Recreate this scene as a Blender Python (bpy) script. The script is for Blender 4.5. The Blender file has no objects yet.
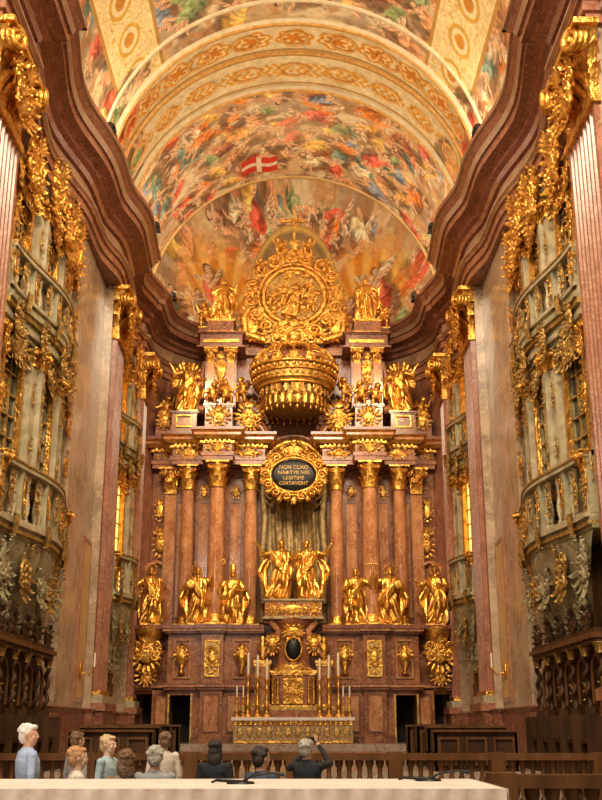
import bpy, math, random
import numpy as np
from mathutils import Matrix, Vector
random.seed(7)
pi=math.pi
T=Matrix.Translation
def RZ(a): return Matrix.Rotation(a,4,'Z')
def RX(a): return Matrix.Rotation(a,4,'X')
def RY(a): return Matrix.Rotation(a,4,'Y')
def SC(x,y,z): return Matrix.Diagonal((x,y,z,1))
SCN=bpy.context.scene
# ------------------------------------------------------------ materials
MATS={}
def mk(name,c1,c2=None,scale=3,rough=.5,metal=0,bump=0,bscale=20,vein=None,emit=None,es=0,detail=6,dist=0.0,spec=.5,stretch=(1,1,1)):
    m=bpy.data.materials.new(name); m.use_nodes=True
    nt=m.node_tree; n=nt.nodes; l=nt.links; b=n['Principled BSDF']
    b.inputs['Roughness'].default_value=rough; b.inputs['Metallic'].default_value=metal
    b.inputs['Specular IOR Level'].default_value=spec
    tc=n.new('ShaderNodeTexCoord'); mp=n.new('ShaderNodeMapping'); mp.inputs['Scale'].default_value=stretch
    l.new(tc.outputs['Object'],mp.inputs['Vector'])
    c2=c2 or c1
    nz=n.new('ShaderNodeTexNoise'); nz.inputs['Scale'].default_value=scale; nz.inputs['Detail'].default_value=detail
    nz.inputs['Distortion'].default_value=dist
    l.new(mp.outputs[0],nz.inputs['Vector'])
    r=n.new('ShaderNodeValToRGB'); r.color_ramp.elements[0].position=.36; r.color_ramp.elements[1].position=.64
    r.color_ramp.elements[0].color=(*c1,1); r.color_ramp.elements[1].color=(*c2,1)
    l.new(nz.outputs['Fac'],r.inputs['Fac']); out=r.outputs['Color']
    if vein:
        nz2=n.new('ShaderNodeTexNoise'); nz2.inputs['Scale'].default_value=scale*1.7; nz2.inputs['Detail'].default_value=8; nz2.inputs['Distortion'].default_value=1.5
        l.new(mp.outputs[0],nz2.inputs['Vector'])
        r2=n.new('ShaderNodeValToRGB'); e=r2.color_ramp.elements
        e[0].position=.47; e[0].color=(0,0,0,1); e[1].position=.53; e[1].color=(0,0,0,1)
        k=e.new(.5); k.color=(1,1,1,1)
        l.new(nz2.outputs['Fac'],r2.inputs['Fac'])
        mx=n.new('ShaderNodeMix'); mx.data_type='RGBA'; mx.inputs['B'].default_value=(*vein,1)
        l.new(r2.outputs['Color'],mx.inputs['Factor']); l.new(out,mx.inputs['A']); out=mx.outputs['Result']
    l.new(out,b.inputs['Base Color'])
    if bump:
        nb=n.new('ShaderNodeTexNoise'); nb.inputs['Scale'].default_value=bscale; nb.inputs['Detail'].default_value=4
        l.new(mp.outputs[0],nb.inputs['Vector'])
        bp=n.new('ShaderNodeBump'); bp.inputs['Strength'].default_value=bump; bp.inputs['Distance'].default_value=.05
        l.new(nb.outputs['Fac'],bp.inputs['Height']); l.new(bp.outputs[0],b.inputs['Normal'])
    if emit:
        b.inputs['Emission Color'].default_value=(*emit,1); b.inputs['Emission Strength'].default_value=es
    MATS[name]=m; return m
mk('gold',(.52,.245,.035),(1.0,.57,.13),5,.30,.86,.8,11,detail=8)
mk('gold_dull',(.30,.175,.05),(.66,.41,.12),7,.43,.65,.7,14,detail=8)
mk('red_marble',(.19,.060,.027),(.36,.135,.060),1.6,.2,0,0,20,vein=(.47,.25,.13),detail=9)
mk('orange_marble',(.34,.115,.045),(.56,.24,.10),2.6,.14,0,0,20,vein=(.62,.38,.2),stretch=(1,1,.5),detail=9)
mk('dark_red',(.15,.047,.027),(.25,.085,.048),2.5,.24,vein=(.36,.19,.11),detail=9)
mk('mid_red',(.26,.095,.055),(.39,.155,.09),2,.25,vein=(.47,.25,.15),detail=9)
mk('pink_marble',(.30,.20,.125),(.52,.365,.24),.9,.22,vein=(.57,.43,.29),dist=1,detail=10)
mk('frieze',(.46,.29,.17),(.36,.19,.11),2,.35)
mk('grey_green',(.22,.185,.10),(.41,.34,.19),3,.5,0,.3,12,detail=9)
mk('stone_light',(.31,.25,.145),(.49,.395,.235),3,.55,0,.3,12,detail=9)
mk('cream',(.70,.57,.35),(.80,.69,.46),3,.8,0,.1,10)
mk('ochre_inlay',(.52,.31,.09),(.66,.42,.15),2,.35,detail=9)
mk('ornament_orange',(.62,.30,.06),(.80,.48,.14),6,.6,.1,.3,16)
mk('wood_dark',(.035,.016,.007),(.08,.036,.016),3,.45,0,.15,30,stretch=(1,1,.2),spec=.15)
mk('wood_brown',(.085,.036,.013),(.15,.064,.025),3,.45,0,.15,30,stretch=(1,1,.2),spec=.15)
mk('black_metal',(.01,.01,.01),(.02,.02,.02),4,.4,.5)
mk('doorway_shade',(.012,.008,.005),(.02,.013,.01),4,.9)  # near-black colour, painted shade for the depth of the door openings
mk('glass_dark',(.04,.034,.02),(.11,.085,.05),5,.12)
mk('window_glow',(.7,.4,.08),(.9,.6,.2),2,.4,emit=(1,.62,.13),es=2.2)
mk('white_cloth',(.74,.62,.55),(.84,.73,.66),3,.8,0,.2,8)
mk('lace',(.22,.10,.04),(.60,.41,.19),22,.7,.1,.4,30)
mk('curtain',(.23,.155,.07),(.48,.35,.165),5,.5,.3,.3,12)
mk('candle_wax',(.85,.78,.6),(.9,.84,.68),5,.5)
mk('floor_marble',(.30,.22,.16),(.42,.33,.25),1.5,.25,vein=(.2,.12,.1))
mk('skin',(.62,.33,.21),(.70,.40,.27),10,.5)
mk('skin_pale',(.70,.42,.29),(.78,.49,.36),10,.5)
mk('eye_white',(.8,.78,.74)); mk('eye_dark',(.03,.02,.015)); mk('lips',(.45,.14,.11))
mk('hair_white',(.76,.74,.70),(.92,.90,.86),30,.6,0,.5,60)
mk('hair_grey',(.34,.31,.27),(.58,.54,.48),30,.6,0,.5,60)
mk('hair_brown',(.14,.07,.035),(.25,.14,.07),30,.5,0,.5,60)
mk('hair_blond',(.55,.37,.18),(.75,.55,.32),30,.5,0,.5,60)
mk('hair_red',(.50,.24,.10),(.66,.38,.17),30,.5,0,.5,60)
mk('hair_black',(.02,.014,.01),(.05,.03,.025),30,.45,0,.5,60)
for nm,c in dict(shirt_blue=(.40,.50,.74),cloth_beige=(.75,.66,.55),cloth_black=(.02,.02,.025),cloth_brown=(.24,.15,.1),cloth_navy=(.06,.07,.13),cloth_teal=(.40,.52,.56),cloth_grey=(.36,.36,.36),trousers_dark=(.06,.06,.08)).items():
    mk(nm,tuple(x*.85 for x in c),c,12,.85,0,.3,25)
def fresco_mat():
    m=bpy.data.materials.new('fresco'); m.use_nodes=True; nt=m.node_tree; n=nt.nodes; l=nt.links; b=n['Principled BSDF']
    b.inputs['Roughness'].default_value=.8
    a=n.new('ShaderNodeAttribute'); a.attribute_name='Col'
    tc=n.new('ShaderNodeTexCoord'); nz=n.new('ShaderNodeTexNoise'); nz.inputs['Scale'].default_value=3.5; nz.inputs['Detail'].default_value=9
    l.new(tc.outputs['Object'],nz.inputs['Vector'])
    mr=n.new('ShaderNodeMapRange'); mr.inputs['From Min'].default_value=.25; mr.inputs['From Max'].default_value=.75; mr.inputs['To Min'].default_value=.78; mr.inputs['To Max'].default_value=1.16
    l.new(nz.outputs['Fac'],mr.inputs['Value'])
    mx=n.new('ShaderNodeVectorMath'); mx.operation='SCALE'
    l.new(a.outputs['Color'],mx.inputs[0]); l.new(mr.outputs[0],mx.inputs['Scale']); l.new(mx.outputs[0],b.inputs['Base Color'])
    MATS['fresco']=m
fresco_mat()
# ------------------------------------------------------------ mesh builder
class MB:
    def __init__(s): s.v=[];s.f=[];s.m=[];s.sm=[]
    def add(s,vs,fs,mat,smooth=False):
        o=len(s.v); s.v.extend([(float(p[0]),float(p[1]),float(p[2])) for p in vs])
        for f in fs: s.f.append(tuple(i+o for i in f)); s.m.append(mat); s.sm.append(smooth)
    def box(s,x0,x1,y0,y1,z0,z1,mat):
        if x0>x1:x0,x1=x1,x0
        if y0>y1:y0,y1=y1,y0
        v=[(x0,y0,z0),(x1,y0,z0),(x1,y1,z0),(x0,y1,z0),(x0,y0,z1),(x1,y0,z1),(x1,y1,z1),(x0,y1,z1)]
        s.add(v,[(0,3,2,1),(4,5,6,7),(0,1,5,4),(1,2,6,5),(2,3,7,6),(3,0,4,7)],mat)
    def prism(s,poly,z0,z1,mat):
        n=len(poly); v=[(p[0],p[1],z0) for p in poly]+[(p[0],p[1],z1) for p in poly]
        s.add(v,[tuple(range(n))[::-1],tuple(range(n,2*n))]+[(i,(i+1)%n,n+(i+1)%n,n+i) for i in range(n)],mat)
    def grid(s,rows,mat,smooth=True,cu=False,cv=False):
        R=len(rows);C=len(rows[0]); v=[p for r in rows for p in r]; f=[]
        for i in range(R if cv else R-1):
            for j in range(C if cu else C-1):
                f.append((i*C+j,i*C+(j+1)%C,((i+1)%R)*C+(j+1)%C,((i+1)%R)*C+j))
        s.add(v,f,mat,smooth)
    def lathe(s,prof,c,mat,seg=16,smooth=True,sx=1,sy=1,fn=None):
        rows=[]
        for r,z in prof:
            row=[]
            for j in range(seg):
                a=2*pi*j/seg; rr=r*(fn(a,z) if fn else 1)
                row.append((c[0]+rr*sx*math.cos(a),c[1]+rr*sy*math.sin(a),c[2]+z))
            rows.append(row)
        s.grid(rows,mat,smooth,cu=True)
        s.add(rows[0],[tuple(range(seg))[::-1]],mat); s.add(rows[-1],[tuple(range(seg))],mat)
    def tube(s,pts,rad,mat,seg=6,flat=1.0):
        pts=[Vector(p) for p in pts]; n=len(pts)
        if not hasattr(rad,'__len__'): rad=[rad]*n
        rows=[]; prev=None
        for i,p in enumerate(pts):
            t=(pts[min(i+1,n-1)]-pts[max(i-1,0)])
            if t.length<1e-9: t=Vector((0,0,1))
            t.normalize()
            if prev is None:
                up=Vector((0,1,0)) if abs(t.y)<.9 else Vector((1,0,0))
                u=up-t*up.dot(t)
            else: u=prev-t*prev.dot(t)
            if u.length<1e-6: u=t.orthogonal()
            u.normalize(); prev=u; w=t.cross(u)
            rows.append([p+u*(math.cos(2*pi*j/seg)*rad[i]*flat)+w*(math.sin(2*pi*j/seg)*rad[i]) for j in range(seg)])
        s.grid(rows,mat,True,cu=True)
        s.add(rows[0],[tuple(range(seg))],mat,True); s.add(rows[-1],[tuple(range(seg))[::-1]],mat,True)
    def ell(s,c,r,mat,seg=12,rings=8,M=None):
        if not hasattr(r,'__len__'): r=(r,r,r)
        rows=[]
        for i in range(rings+1):
            e=-pi/2+pi*i/rings; e=max(-pi/2+.02,min(pi/2-.02,e))
            row=[]
            for j in range(seg):
                a=2*pi*j/seg; p=Vector((r[0]*math.cos(e)*math.cos(a),r[1]*math.cos(e)*math.sin(a),r[2]*math.sin(e)))
                if M: p=M.to_3x3()@p
                row.append((c[0]+p.x,c[1]+p.y,c[2]+p.z))
            rows.append(row)
        s.grid(rows,mat,True,cu=True)
        s.add(rows[0],[tuple(range(seg))[::-1]],mat,True); s.add(rows[-1],[tuple(range(seg))],mat,True)
    def merge(s,o,M=None,mat=None):
        off=len(s.v)
        if M is None: s.v.extend(o.v)
        else:
            A=np.array(o.v).reshape(-1,3); Mm=np.array(M); A=A@Mm[:3,:3].T+Mm[:3,3]; s.v.extend(map(tuple,A.tolist()))
        s.f.extend([tuple(i+off for i in f) for f in o.f]); s.m.extend([mat]*len(o.f) if mat else o.m); s.sm.extend(o.sm)
    def sweep(s,path,prof,mats,smooth=False):
        n=len(path); rows=[[] for _ in prof]
        P=[Vector(p) for p in path]
        for i in range(n):
            ns=[]
            if i>0: d=(P[i]-P[i-1]).normalized(); ns.append(Vector((d.y,-d.x)))
            if i<n-1: d=(P[i+1]-P[i]).normalized(); ns.append(Vector((d.y,-d.x)))
            nn=sum(ns,Vector((0,0)))
            if nn.length<1e-6: nn=ns[0]
            nn.normalize(); k=1/max(.5,nn.dot(ns[0])); 
            for q,(o,z) in enumerate(prof):
                p=P[i]+nn*(k*o); rows[q].append((p.x,p.y,z))
        for q in range(len(prof)-1):
            mt=mats if isinstance(mats,str) else mats[q]
            s.grid([rows[q],rows[q+1]],mt,smooth)
    def mesh(s,name):
        me=bpy.data.meshes.new(name); me.from_pydata(s.v,[],s.f)
        keys=[]
        for k in s.m:
            if k not in keys: keys.append(k)
        for k in keys: me.materials.append(MATS[k])
        ix={k:i for i,k in enumerate(keys)}
        me.polygons.foreach_set('material_index',[ix[k] for k in s.m]); me.polygons.foreach_set('use_smooth',s.sm)
        me.update(); return me
    def build(s,name,M=None,parent=None):
        return inst(s.mesh(name),name,M,parent)
def inst(me,name,M=None,parent=None):
    o=bpy.data.objects.new(name,me); SCN.collection.objects.link(o)
    if parent: o.parent=parent
    if M is not None: o.matrix_local=M
    return o
def remesh(mb,vox,smooth=2):
    me=mb.mesh('tmp'); o=inst(me,'tmp'); md=o.modifiers.new('r','REMESH'); md.mode='VOXEL'; md.voxel_size=vox; md.use_smooth_shade=True
    if smooth:
        sm=o.modifiers.new('s','SMOOTH'); sm.iterations=smooth; sm.factor=.5
    dg=bpy.context.evaluated_depsgraph_get(); ev=o.evaluated_get(dg); m2=ev.to_mesh()
    out=MB(); out.v=[tuple(v.co) for v in m2.vertices]; out.f=[tuple(p.vertices) for p in m2.polygons]
    ev.to_mesh_clear(); bpy.data.objects.remove(o); bpy.data.meshes.remove(me)
    mt=mb.m[0] if mb.m else 'gold'
    out.m=[mt]*len(out.f); out.sm=[True]*len(out.f); return out
# ------------------------------------------------------------ ornament kit
def leaf(w,h,curl,mat='gold'):
    b=MB(); rows=[]
    for i in range(8):
        t=i/7; ww=w*.5*(math.sin(pi*(.18+.8*t))**.6)*(1.0 if i%2 else .74)
        y=-curl*t**2.5; z=h*(t if t<.8 else .8+.12*math.sin((t-.8)*15))
        if t>.9: z=h*.82; y=-curl*1.05
        rows.append([(ww*j/2,y+abs(j)*.08*w-(.06*w if j==0 else 0),z) for j in range(-2,3)])
    b.grid(rows,mat,True); return b
def cscroll(b,c,r,a0,turns,d,th,mat='gold'):
    pts=[];rad=[];n=int(10*turns)+4
    for i in range(n):
        t=i/(n-1); a=a0+d*2*pi*turns*t; rr=r*(1-.82*t)
        pts.append((c[0]+rr*math.cos(a),c[1]-th*.8*t,c[2]+rr*math.sin(a))); rad.append(th*(.35+.65*math.sin(pi*min(1,.25+t))))
    b.tube(pts,rad,mat,6)
    b.ell(pts[-1],th*1.2,mat,6,4)
def rocaille(w,h,seed,n=7,mat='gold',solid=True):
    rnd=random.Random(seed); b=MB(); m=min(w,h)
    for k in range(n):
        a=rnd.uniform(-pi/2,pi/2); q=rnd.uniform(.25,.95)
        x=abs(math.cos(a))*w*.42*q; z=h*.5+math.sin(a)*h*.40*q; r=m*rnd.uniform(.10,.2); a0=rnd.uniform(0,2*pi); d=rnd.choice((-1,1)); th=r*.26
        cscroll(b,(x,-.03,z),r,a0,1.3,d,th,mat); cscroll(b,(-x,-.03,z),r,pi-a0,1.3,-d,th,mat)
    for k in range(n+2):
        a=-pi*.45+pi*.9*k/(n+1); L=m*rnd.uniform(.2,.34)
        for sx in (-1,1):
            lf=leaf(L*.45,L,L*.4,mat)
            b.merge(lf,T((sx*math.cos(a)*w*.36,-.03,h*.5+math.sin(a)*h*.36))@RY(sx*(pi/2-a)))
    for k in range(7):
        a=(k-3)*.33; lf=leaf(m*.12,m*.3,m*.1,mat); b.merge(lf,T((0,-.1*m,h*.78))@RY(a))
    if solid: b.ell((0,0,h*.5),(w*.3,.06*m,h*.3),mat,14,8)
    return b
def capital_round(r,h,mat='gold'):
    b=MB(); b.lathe([(r*1.0,0),(r*1.15,.03*h),(r*.98,.08*h),(r*1.0,.5*h),(r*1.3,.85*h)],(0,0,0),mat,14)
    for row,(z0,hh,off) in enumerate(((.06,.42,0),(.32,.42,.5))):
        for k in range(8):
            b.merge(leaf(r*.85,h*hh,r*.5,mat),RZ(2*pi*(k+off)/8)@T((0,-r*1.02,z0*h)))
    for k in range(4):
        t=MB(); cscroll(t,(0,0,0),r*.38,pi/2,1.4,1,r*.12,mat); cscroll(t,(0,.1*r,0),r*.38,pi/2,1.4,1,r*.1,mat)
        b.merge(t,RZ(pi/4+k*pi/2)@T((r*1.45,0,.78*h)))
        b.merge(leaf(r*.5,h*.25,r*.15,mat),RZ(k*pi/2)@T((0,-r*1.4,.78*h)))
    b.box(-r*1.5,r*1.5,-r*1.5,r*1.5,.9*h,h,mat); return b
def capital_flat(w,d,h,seed=1,mat='gold'):
    b=MB(); rnd=random.Random(seed)
    rows=[]
    for t in (0,.1,.5,.8,.92): 
        e=.0+.35*t**3*h/1.8; rows.append([(-w/2-e,0,t*h),(-w/2-e,-d-e,t*h),(w/2+e,-d-e,t*h),(w/2+e,0,t*h)])
    b.grid(rows,mat,False); K=h/1.8
    b.box(-w/2-.42*K,w/2+.42*K,-d-.42*K,0,.92*h,h,mat)
    for z0,hh,n,off in ((.02,.42,5,0),(.3,.45,4,0)):
        for k in range(n):
            x=-w/2+w*(k+.5)/n
            b.merge(leaf(w/n*1.05,h*hh,.42*K,mat),T((x,-d-.03,z0*h)))
        for sx in (-1,1):
            for y in (.25,.75):
                b.merge(leaf(d*.6+.1*K,h*hh,.38*K,mat),T((sx*w/2,-d*y,z0*h))@RZ(sx*pi/2))
    for sx in (-1,1):
        for q in range(3):
            t=MB(); cscroll(t,(0,0,0),h*.17,pi/2,1.5,1,h*.05,mat)
            M=T((sx*(w/2+.16*K),-d-.18*K-.12*K*q,.76*h))@RZ(sx*.5)@SC(sx,1,1); b.merge(t,M)
    for k in range(7):
        x=rnd.uniform(-w*.4,w*.4); t=MB(); cscroll(t,(0,0,0),h*.1,rnd.uniform(0,6),1.3,1,h*.035,mat); b.merge(t,T((x,-d-.3*K,h*rnd.uniform(.45,.85))))
    b.ell((0,-d-.35*K,.8*h),(.16*K,.14*K,.2*K),mat,8,6)
    return b
def moulded_box(b,x,y,z0,z1,w,d,mat,capm=None,k=.1):
    capm=capm or mat; h=z1-z0
    b.box(x-w/2-k,x+w/2+k,y-d/2-k,y+d/2+k,z0,z0+.08*h,capm)
    b.box(x-w/2-k*.5,x+w/2+k*.5,y-d/2-k*.5,y+d/2+k*.5,z0+.08*h,z0+.13*h,capm)
    b.box(x-w/2,x+w/2,y-d/2,y+d/2,z0+.13*h,z1-.12*h,mat)
    b.box(x-w/2-k*.5,x+w/2+k*.5,y-d/2-k*.5,y+d/2+k*.5,z1-.12*h,z1-.07*h,capm)
    b.box(x-w/2-k,x+w/2+k,y-d/2-k,y+d/2+k,z1-.07*h,z1,capm)
def panel(b,x0,x1,z0,z1,y,fm='gold',im=None,t=.06):
    if im: b.box(x0,x1,y-.02,y+.02,z0,z1,im)
    for a in ((x0,x1,z0,z0+t),(x0,x1,z1-t,z1)): b.box(a[0],a[1],y-.06,y,a[2],a[3],fm)
    for a in ((x0,x0+t),(x1-t,x1)): b.box(a[0],a[1],y-.06,y,z0+t,z1-t,fm)
# ------------------------------------------------------------ statues
def hand_small(b,p,d,s=.018,mat='gold'):
    p=Vector(p); d=Vector(d).normalized(); o=d.orthogonal().normalized()
    b.ell(p+d*.02,(s,s,s*1.2),mat,8,6)
    for k in range(4):
        q=p+d*.03+o*(k-1.5)*.011; b.tube([q,q+d*.03,q+d*.045+Vector((0,0,-.01))],[.007,.006,.005],mat,5)
    b.tube([p+o*.015,p+o*.035+d*.015],[.007,.005],mat,5)
def statue(seed,aL,aR,attr=(),sway=.03,beard=True,wings=False,lean=0,bare=False):
    b=MB(); g='gold'; rows=[]
    for i in range(40):
        z=.82*i/39
        rx=np.interp(z,[0,.03,.25,.45,.58,.70,.78,.82],[.17,.18,.145,.14,.112,.13,.13,.045])
        ry=np.interp(z,[0,.03,.25,.45,.58,.70,.78,.82],[.15,.16,.13,.12,.092,.1,.078,.04])
        am=np.interp(z,[0,.5,.7,.82],[.036,.026,.012,0]); cx=sway*math.sin(pi*z*1.15)+lean*z; cy=-.02*math.sin(pi*z)
        row=[]
        for j in range(54):
            a=2*pi*j/54; f=am*(math.sin(6*a+seed+6*z)+.8*math.sin(11*a-9*z+seed*2.3))
            row.append((cx+(rx+f)*math.cos(a),cy+(ry+f)*math.sin(a),z))
        rows.append(row)
    b.grid(rows,g,True,cu=True); b.add(rows[0],[tuple(range(54))[::-1]],g); b.add(rows[-1],[tuple(range(54))],g)
    sg=1 if seed%2 else -1
    b.ell((sg*.07,-.13,.30),(.06,.07,.13),g); b.tube([(sg*.06,-.14,.02),(sg*.065,-.2,.01)],[.03,.02],g)
    ox=lambda z: sway*math.sin(pi*z*1.15)+lean*z
    for (S,E,H) in (((-.125,0,.765),aL[0],aL[1]),((.125,0,.765),aR[0],aR[1])):
        S=(S[0]+ox(.77),S[1],S[2]); 
        b.tube([S,E],[.056,.046],g,8); b.ell(E,.048,g,8,6); b.tube([E,H],[.048 if not bare else .032,.024],g,8)
        E_=Vector(E);H_=Vector(H); m=E_.lerp(H_,.4)
        b.tube([m,m+Vector((0,.01,-.07)),m+Vector((0,.02,-.16))],[.042,.036,.012],g,6)
        hand_small(b,H,H_-E_)
    hx=ox(.9); b.tube([(ox(.8),0,.79),(hx,-.005,.88)],[.036,.03],g,8)
    b.ell((hx,-.005,.925),(.046,.052,.062),g); b.ell((hx,-.028,.905),(.032,.032,.035),g)
    b.ell((hx,-.058,.918),(.008,.012,.014),g,6,5)
    b.ell((hx,.012,.94),(.054,.054,.057),g)
    for k in range(8):
        a=pi*k/7; b.tube([(hx+.045*math.cos(a),.02,.95),(hx+.058*math.cos(a),.035*math.sin(a)+.01,.9),(hx+.055*math.cos(a),.045*math.sin(a),.85)],[.015,.015,.01],g,5)
    if beard: b.tube([(hx,-.045,.895),(hx,-.062,.86),(hx+.01,-.06,.81)],[.03,.028,.01],g,7)
    for k in range(4):
        o=k*.04
        b.tube([(-sg*.12,-.03,.80-o),(-sg*.05,-.12,.66-o),(sg*.06,-.14,.54-o),(sg*.16,-.08,.46-o),(sg*.20,.02,.32-o),(sg*.23,.04,.17-o)],[.028,.022,.022,.028,.034,.012],g,7)
    b.tube([(-sg*.10,.06,.72),(-sg*.22,.09,.60),(-sg*.30,.06,.44),(-sg*.27,.03,.28)],[.03,.055,.05,.012],g,7,)
    b.tube([(-sg*.12,.06,.62),(-sg*.19,.09,.45),(-sg*.2,.06,.25),(-sg*.17,.03,.05)],[.03,.05,.055,.04],g,7,)
    b.tube([(sg*.10,.07,.70),(sg*.16,.1,.5),(sg*.18,.08,.25),(sg*.16,.06,.02)],[.03,.055,.055,.04],g,7)
    out=remesh(b,.0115,1)
    for a in attr:
        if a=='mitre': out.lathe([(.05,0),(.062,.05),(.045,.12),(.005,.17)],(hx,0,.955),g,10,sy=.6)
        if a=='staff':
            H=aL[1]; p=[(H[0],H[1],0),(H[0],H[1],1.08)]
            for q in range(9): p.append((H[0]+.05-.05*math.cos(q*.7)*(1-q*.07),H[1],1.08+.06*math.sin(q*.7)*(1-q*.07)+.02))
            out.tube(p,.009,g,5)
        if a=='cross': 
            H=aR[1]; out.tube([(H[0],H[1]-.01,H[2]-.25),(H[0],H[1]-.01,H[2]+.3)],.011,g,5); out.tube([(H[0]-.09,H[1]-.01,H[2]+.2),(H[0]+.09,H[1]-.01,H[2]+.2)],.011,g,5)
        if a=='book': H=aL[1]; t=MB(); t.box(-.05,.05,-.018,.018,-.065,.065,g); out.merge(t,T((H[0],H[1]-.02,H[2]+.05))@RY(.3))
        if a=='keys': H=aR[1]; out.tube([H,(H[0],H[1],H[2]+.14)],.009,g,5); out.lathe([(.02,0),(.03,.01),(.02,.02)],(H[0],H[1],H[2]-.03),g,8); out.box(H[0],H[0]+.04,H[1]-.006,H[1]+.006,H[2]+.1,H[2]+.14,g)
        if a=='halo': 
            pts=[(hx+.1*math.cos(q*pi/8),.05,.94+.1*math.sin(q*pi/8)) for q in range(17)]; out.tube(pts,.007,g,5)
            for q in range(12): an=q*pi/6; out.tube([(hx+.1*math.cos(an),.05,.94+.1*math.sin(an)),(hx+.14*math.cos(an),.05,.94+.14*math.sin(an))],[.007,.003],g,4)
    if wings:
        for sx in (-1,1):
            for k in range(8):
                L=.34-.02*k; an=.25+k*.26
                out.merge(leaf(.085,L,.05,g),T((sx*(.05+.012*k),.09,.74-.02*k))@RZ(sx*.3)@RY(sx*an))
            out.tube([(sx*.03,.08,.72),(sx*.12,.1,.85),(sx*.2,.1,.84)],[.03,.03,.012],g,6)
    out.box(-.17,.17,-.15,.15,-.03,.005,g)
    return out
V=[]
V.append(statue(1,((-.22,-.05,.62),(-.12,-.18,.60)),((.24,-.02,.66),(.24,-.12,.78)),('book','halo'),.045))
V.append(statue(2,((-.24,-.04,.62),(-.22,-.14,.70)),((.22,-.04,.60),(.08,-.18,.58)),('staff','mitre'),-.035))
V.append(statue(3,((-.25,0,.68),(-.34,-.08,.76)),((.21,-.05,.60),(.10,-.18,.66)),('halo',),.05,beard=False))
V.append(statue(4,((-.20,-.06,.60),(-.05,-.18,.66)),((.25,-.02,.70),(.31,-.08,.84)),('cross',),-.05))
V.append(statue(5,((-.24,-.04,.66),(-.30,-.12,.70)),((.22,-.05,.62),(.16,-.19,.7)),('halo',),.05))
V.append(statue(6,((-.24,0,.72),(-.34,-.03,.88)),((.22,-.04,.64),(.32,-.12,.62)),(),.03,beard=False,wings=True))
PETER=statue(7,((-.25,-.02,.72),(-.36,-.08,.88)),((.22,-.08,.66),(.28,-.20,.66)),('keys',),.05,lean=.08)
PAUL=statue(8,((-.22,-.08,.66),(-.28,-.20,.70)),((.25,-.02,.72),(.38,-.06,.90)),(),-.05,lean=-.08)
def putto(seed):
    b=MB(); g='gold'; rnd=random.Random(seed); k=rnd.uniform(-.1,.1)
    b.ell((0,0,.42),(.15,.12,.18),g); b.ell((0,-.01,.60),(.13,.1,.14),g); b.ell((k,-.03,.86),(.12,.12,.13),g,14,10); b.tube([(0,0,.68),(k,-.02,.80)],[.06,.055],g)
    b.ell((k,-.14,.85),(.025,.03,.025),g,6,5)
    for j in range(7): a=j*pi/6; b.ell((k+.1*math.cos(a),.02,.88+.1*math.sin(a)),.045,g,8,6)
    for sx in (-1,1):
        kz=rnd.uniform(.2,.32); b.tube([(sx*.08,0,.36),(sx*.16,-.16,kz+.05),(sx*.15,-.08,.03),(sx*.16,-.16,.01)],[.085,.075,.05,.035],g,8)
        hz=rnd.uniform(.5,.95); b.tube([(sx*.12,0,.66),(sx*.24,-.05,.58),(sx*.34,-.12,hz)],[.055,.05,.032],g,8); b.ell((sx*.35,-.13,hz+.02),.04,g,8,6)
    b.tube([(-.15,.02,.5),(0,-.12,.36),(.2,0,.4),(.3,.08,.25)],[.04,.05,.05,.02],g,7)
    out=remesh(b,.018,1)
    for sx in (-1,1):
        for j in range(6): out.merge(leaf(.11,.3-.02*j,.05,g),T((sx*.06,.1,.62-.015*j))@RY(sx*(.4+j*.3)))
    return out
PUT=[putto(1),putto(2),putto(3)]
VM=[v.mesh('saint_figure_%d'%i) for i,v in enumerate(V)]; PM=[p.mesh('putto_figure_%d'%i) for i,p in enumerate(PUT)]
# ------------------------------------------------------------ room shell
YA=44.8; RW=6.7; ZS=20.1; DA=5.0
def bay(y0,y1,x0,d,n=10):
    return [(-(x0+d*math.sin(pi*i/n)**1.0),y0+(y1-y0)*i/n) for i in range(n+1)]
path_l=[(-7.8,13),(-7.8,20.8),(-7.0,20.8),(-7.0,23.3)]+bay(23.3,31.8,7.25,.5,12)+[(-6.95,31.8),(-6.95,36.0),(-6.65,36.0),(-6.65,38.3)]+bay(38.3,43.4,7.0,.35,8)+[(-6.65,43.4),(-6.65,YA)]
def sc_(p0,p1,n=6):
    return [(p0[0]+(p1[0]-p0[0])*(.5-.5*math.cos(pi*i/n)),p0[1]+(p1[1]-p0[1])*i/n) for i in range(n+1)]
path_e=[(-7.3,13),(-7.3,20.8),(-6.9,20.8),(-6.9,23.3)]+sc_((-7.05,23.3),(-7.45,27.5),8)+sc_((-7.45,27.5),(-6.9,31.6),8)[1:]+[(-6.9,33.0)]+sc_((-6.9,33.2),(-6.5,35.8),5)+[(-6.5,36.0),(-6.6,38.3)]+sc_((-6.75,38.3),(-7.2,40.8),5)+sc_((-7.2,40.8),(-6.8,43.2),5)[1:]+[(-6.65,43.4),(-6.65,YA)]
apse=[(-6.65*math.cos(pi*i/28),YA+DA*math.sin(pi*i/28)) for i in range(1,28)]
mir=lambda P:[(-x,y) for x,y in P][::-1]
path_r=mir(path_l)
def wallmesh(name,path):
    b=MB()
    for i in range(len(path)-1):
        p,q=path[i],path[i+1]
        mat='pink_marble'
        if abs(p[0])<6.9 and abs(q[0])<6.9 and max(p[1],q[1])<=YA: mat='dark_red'
        if p[1]>=YA or q[1]>YA: mat='mid_red'
        b.add([(p[0],p[1],0),(q[0],q[1],0),(q[0],q[1],ZS),(p[0],p[1],ZS)],[(0,1,2,3)],mat)
    return b.build(name)
wallmesh('wall_left',path_l); wallmesh('wall_right',path_r); wallmesh('wall_apse',[path_l[-1]]+apse+[path_r[0]])
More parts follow.
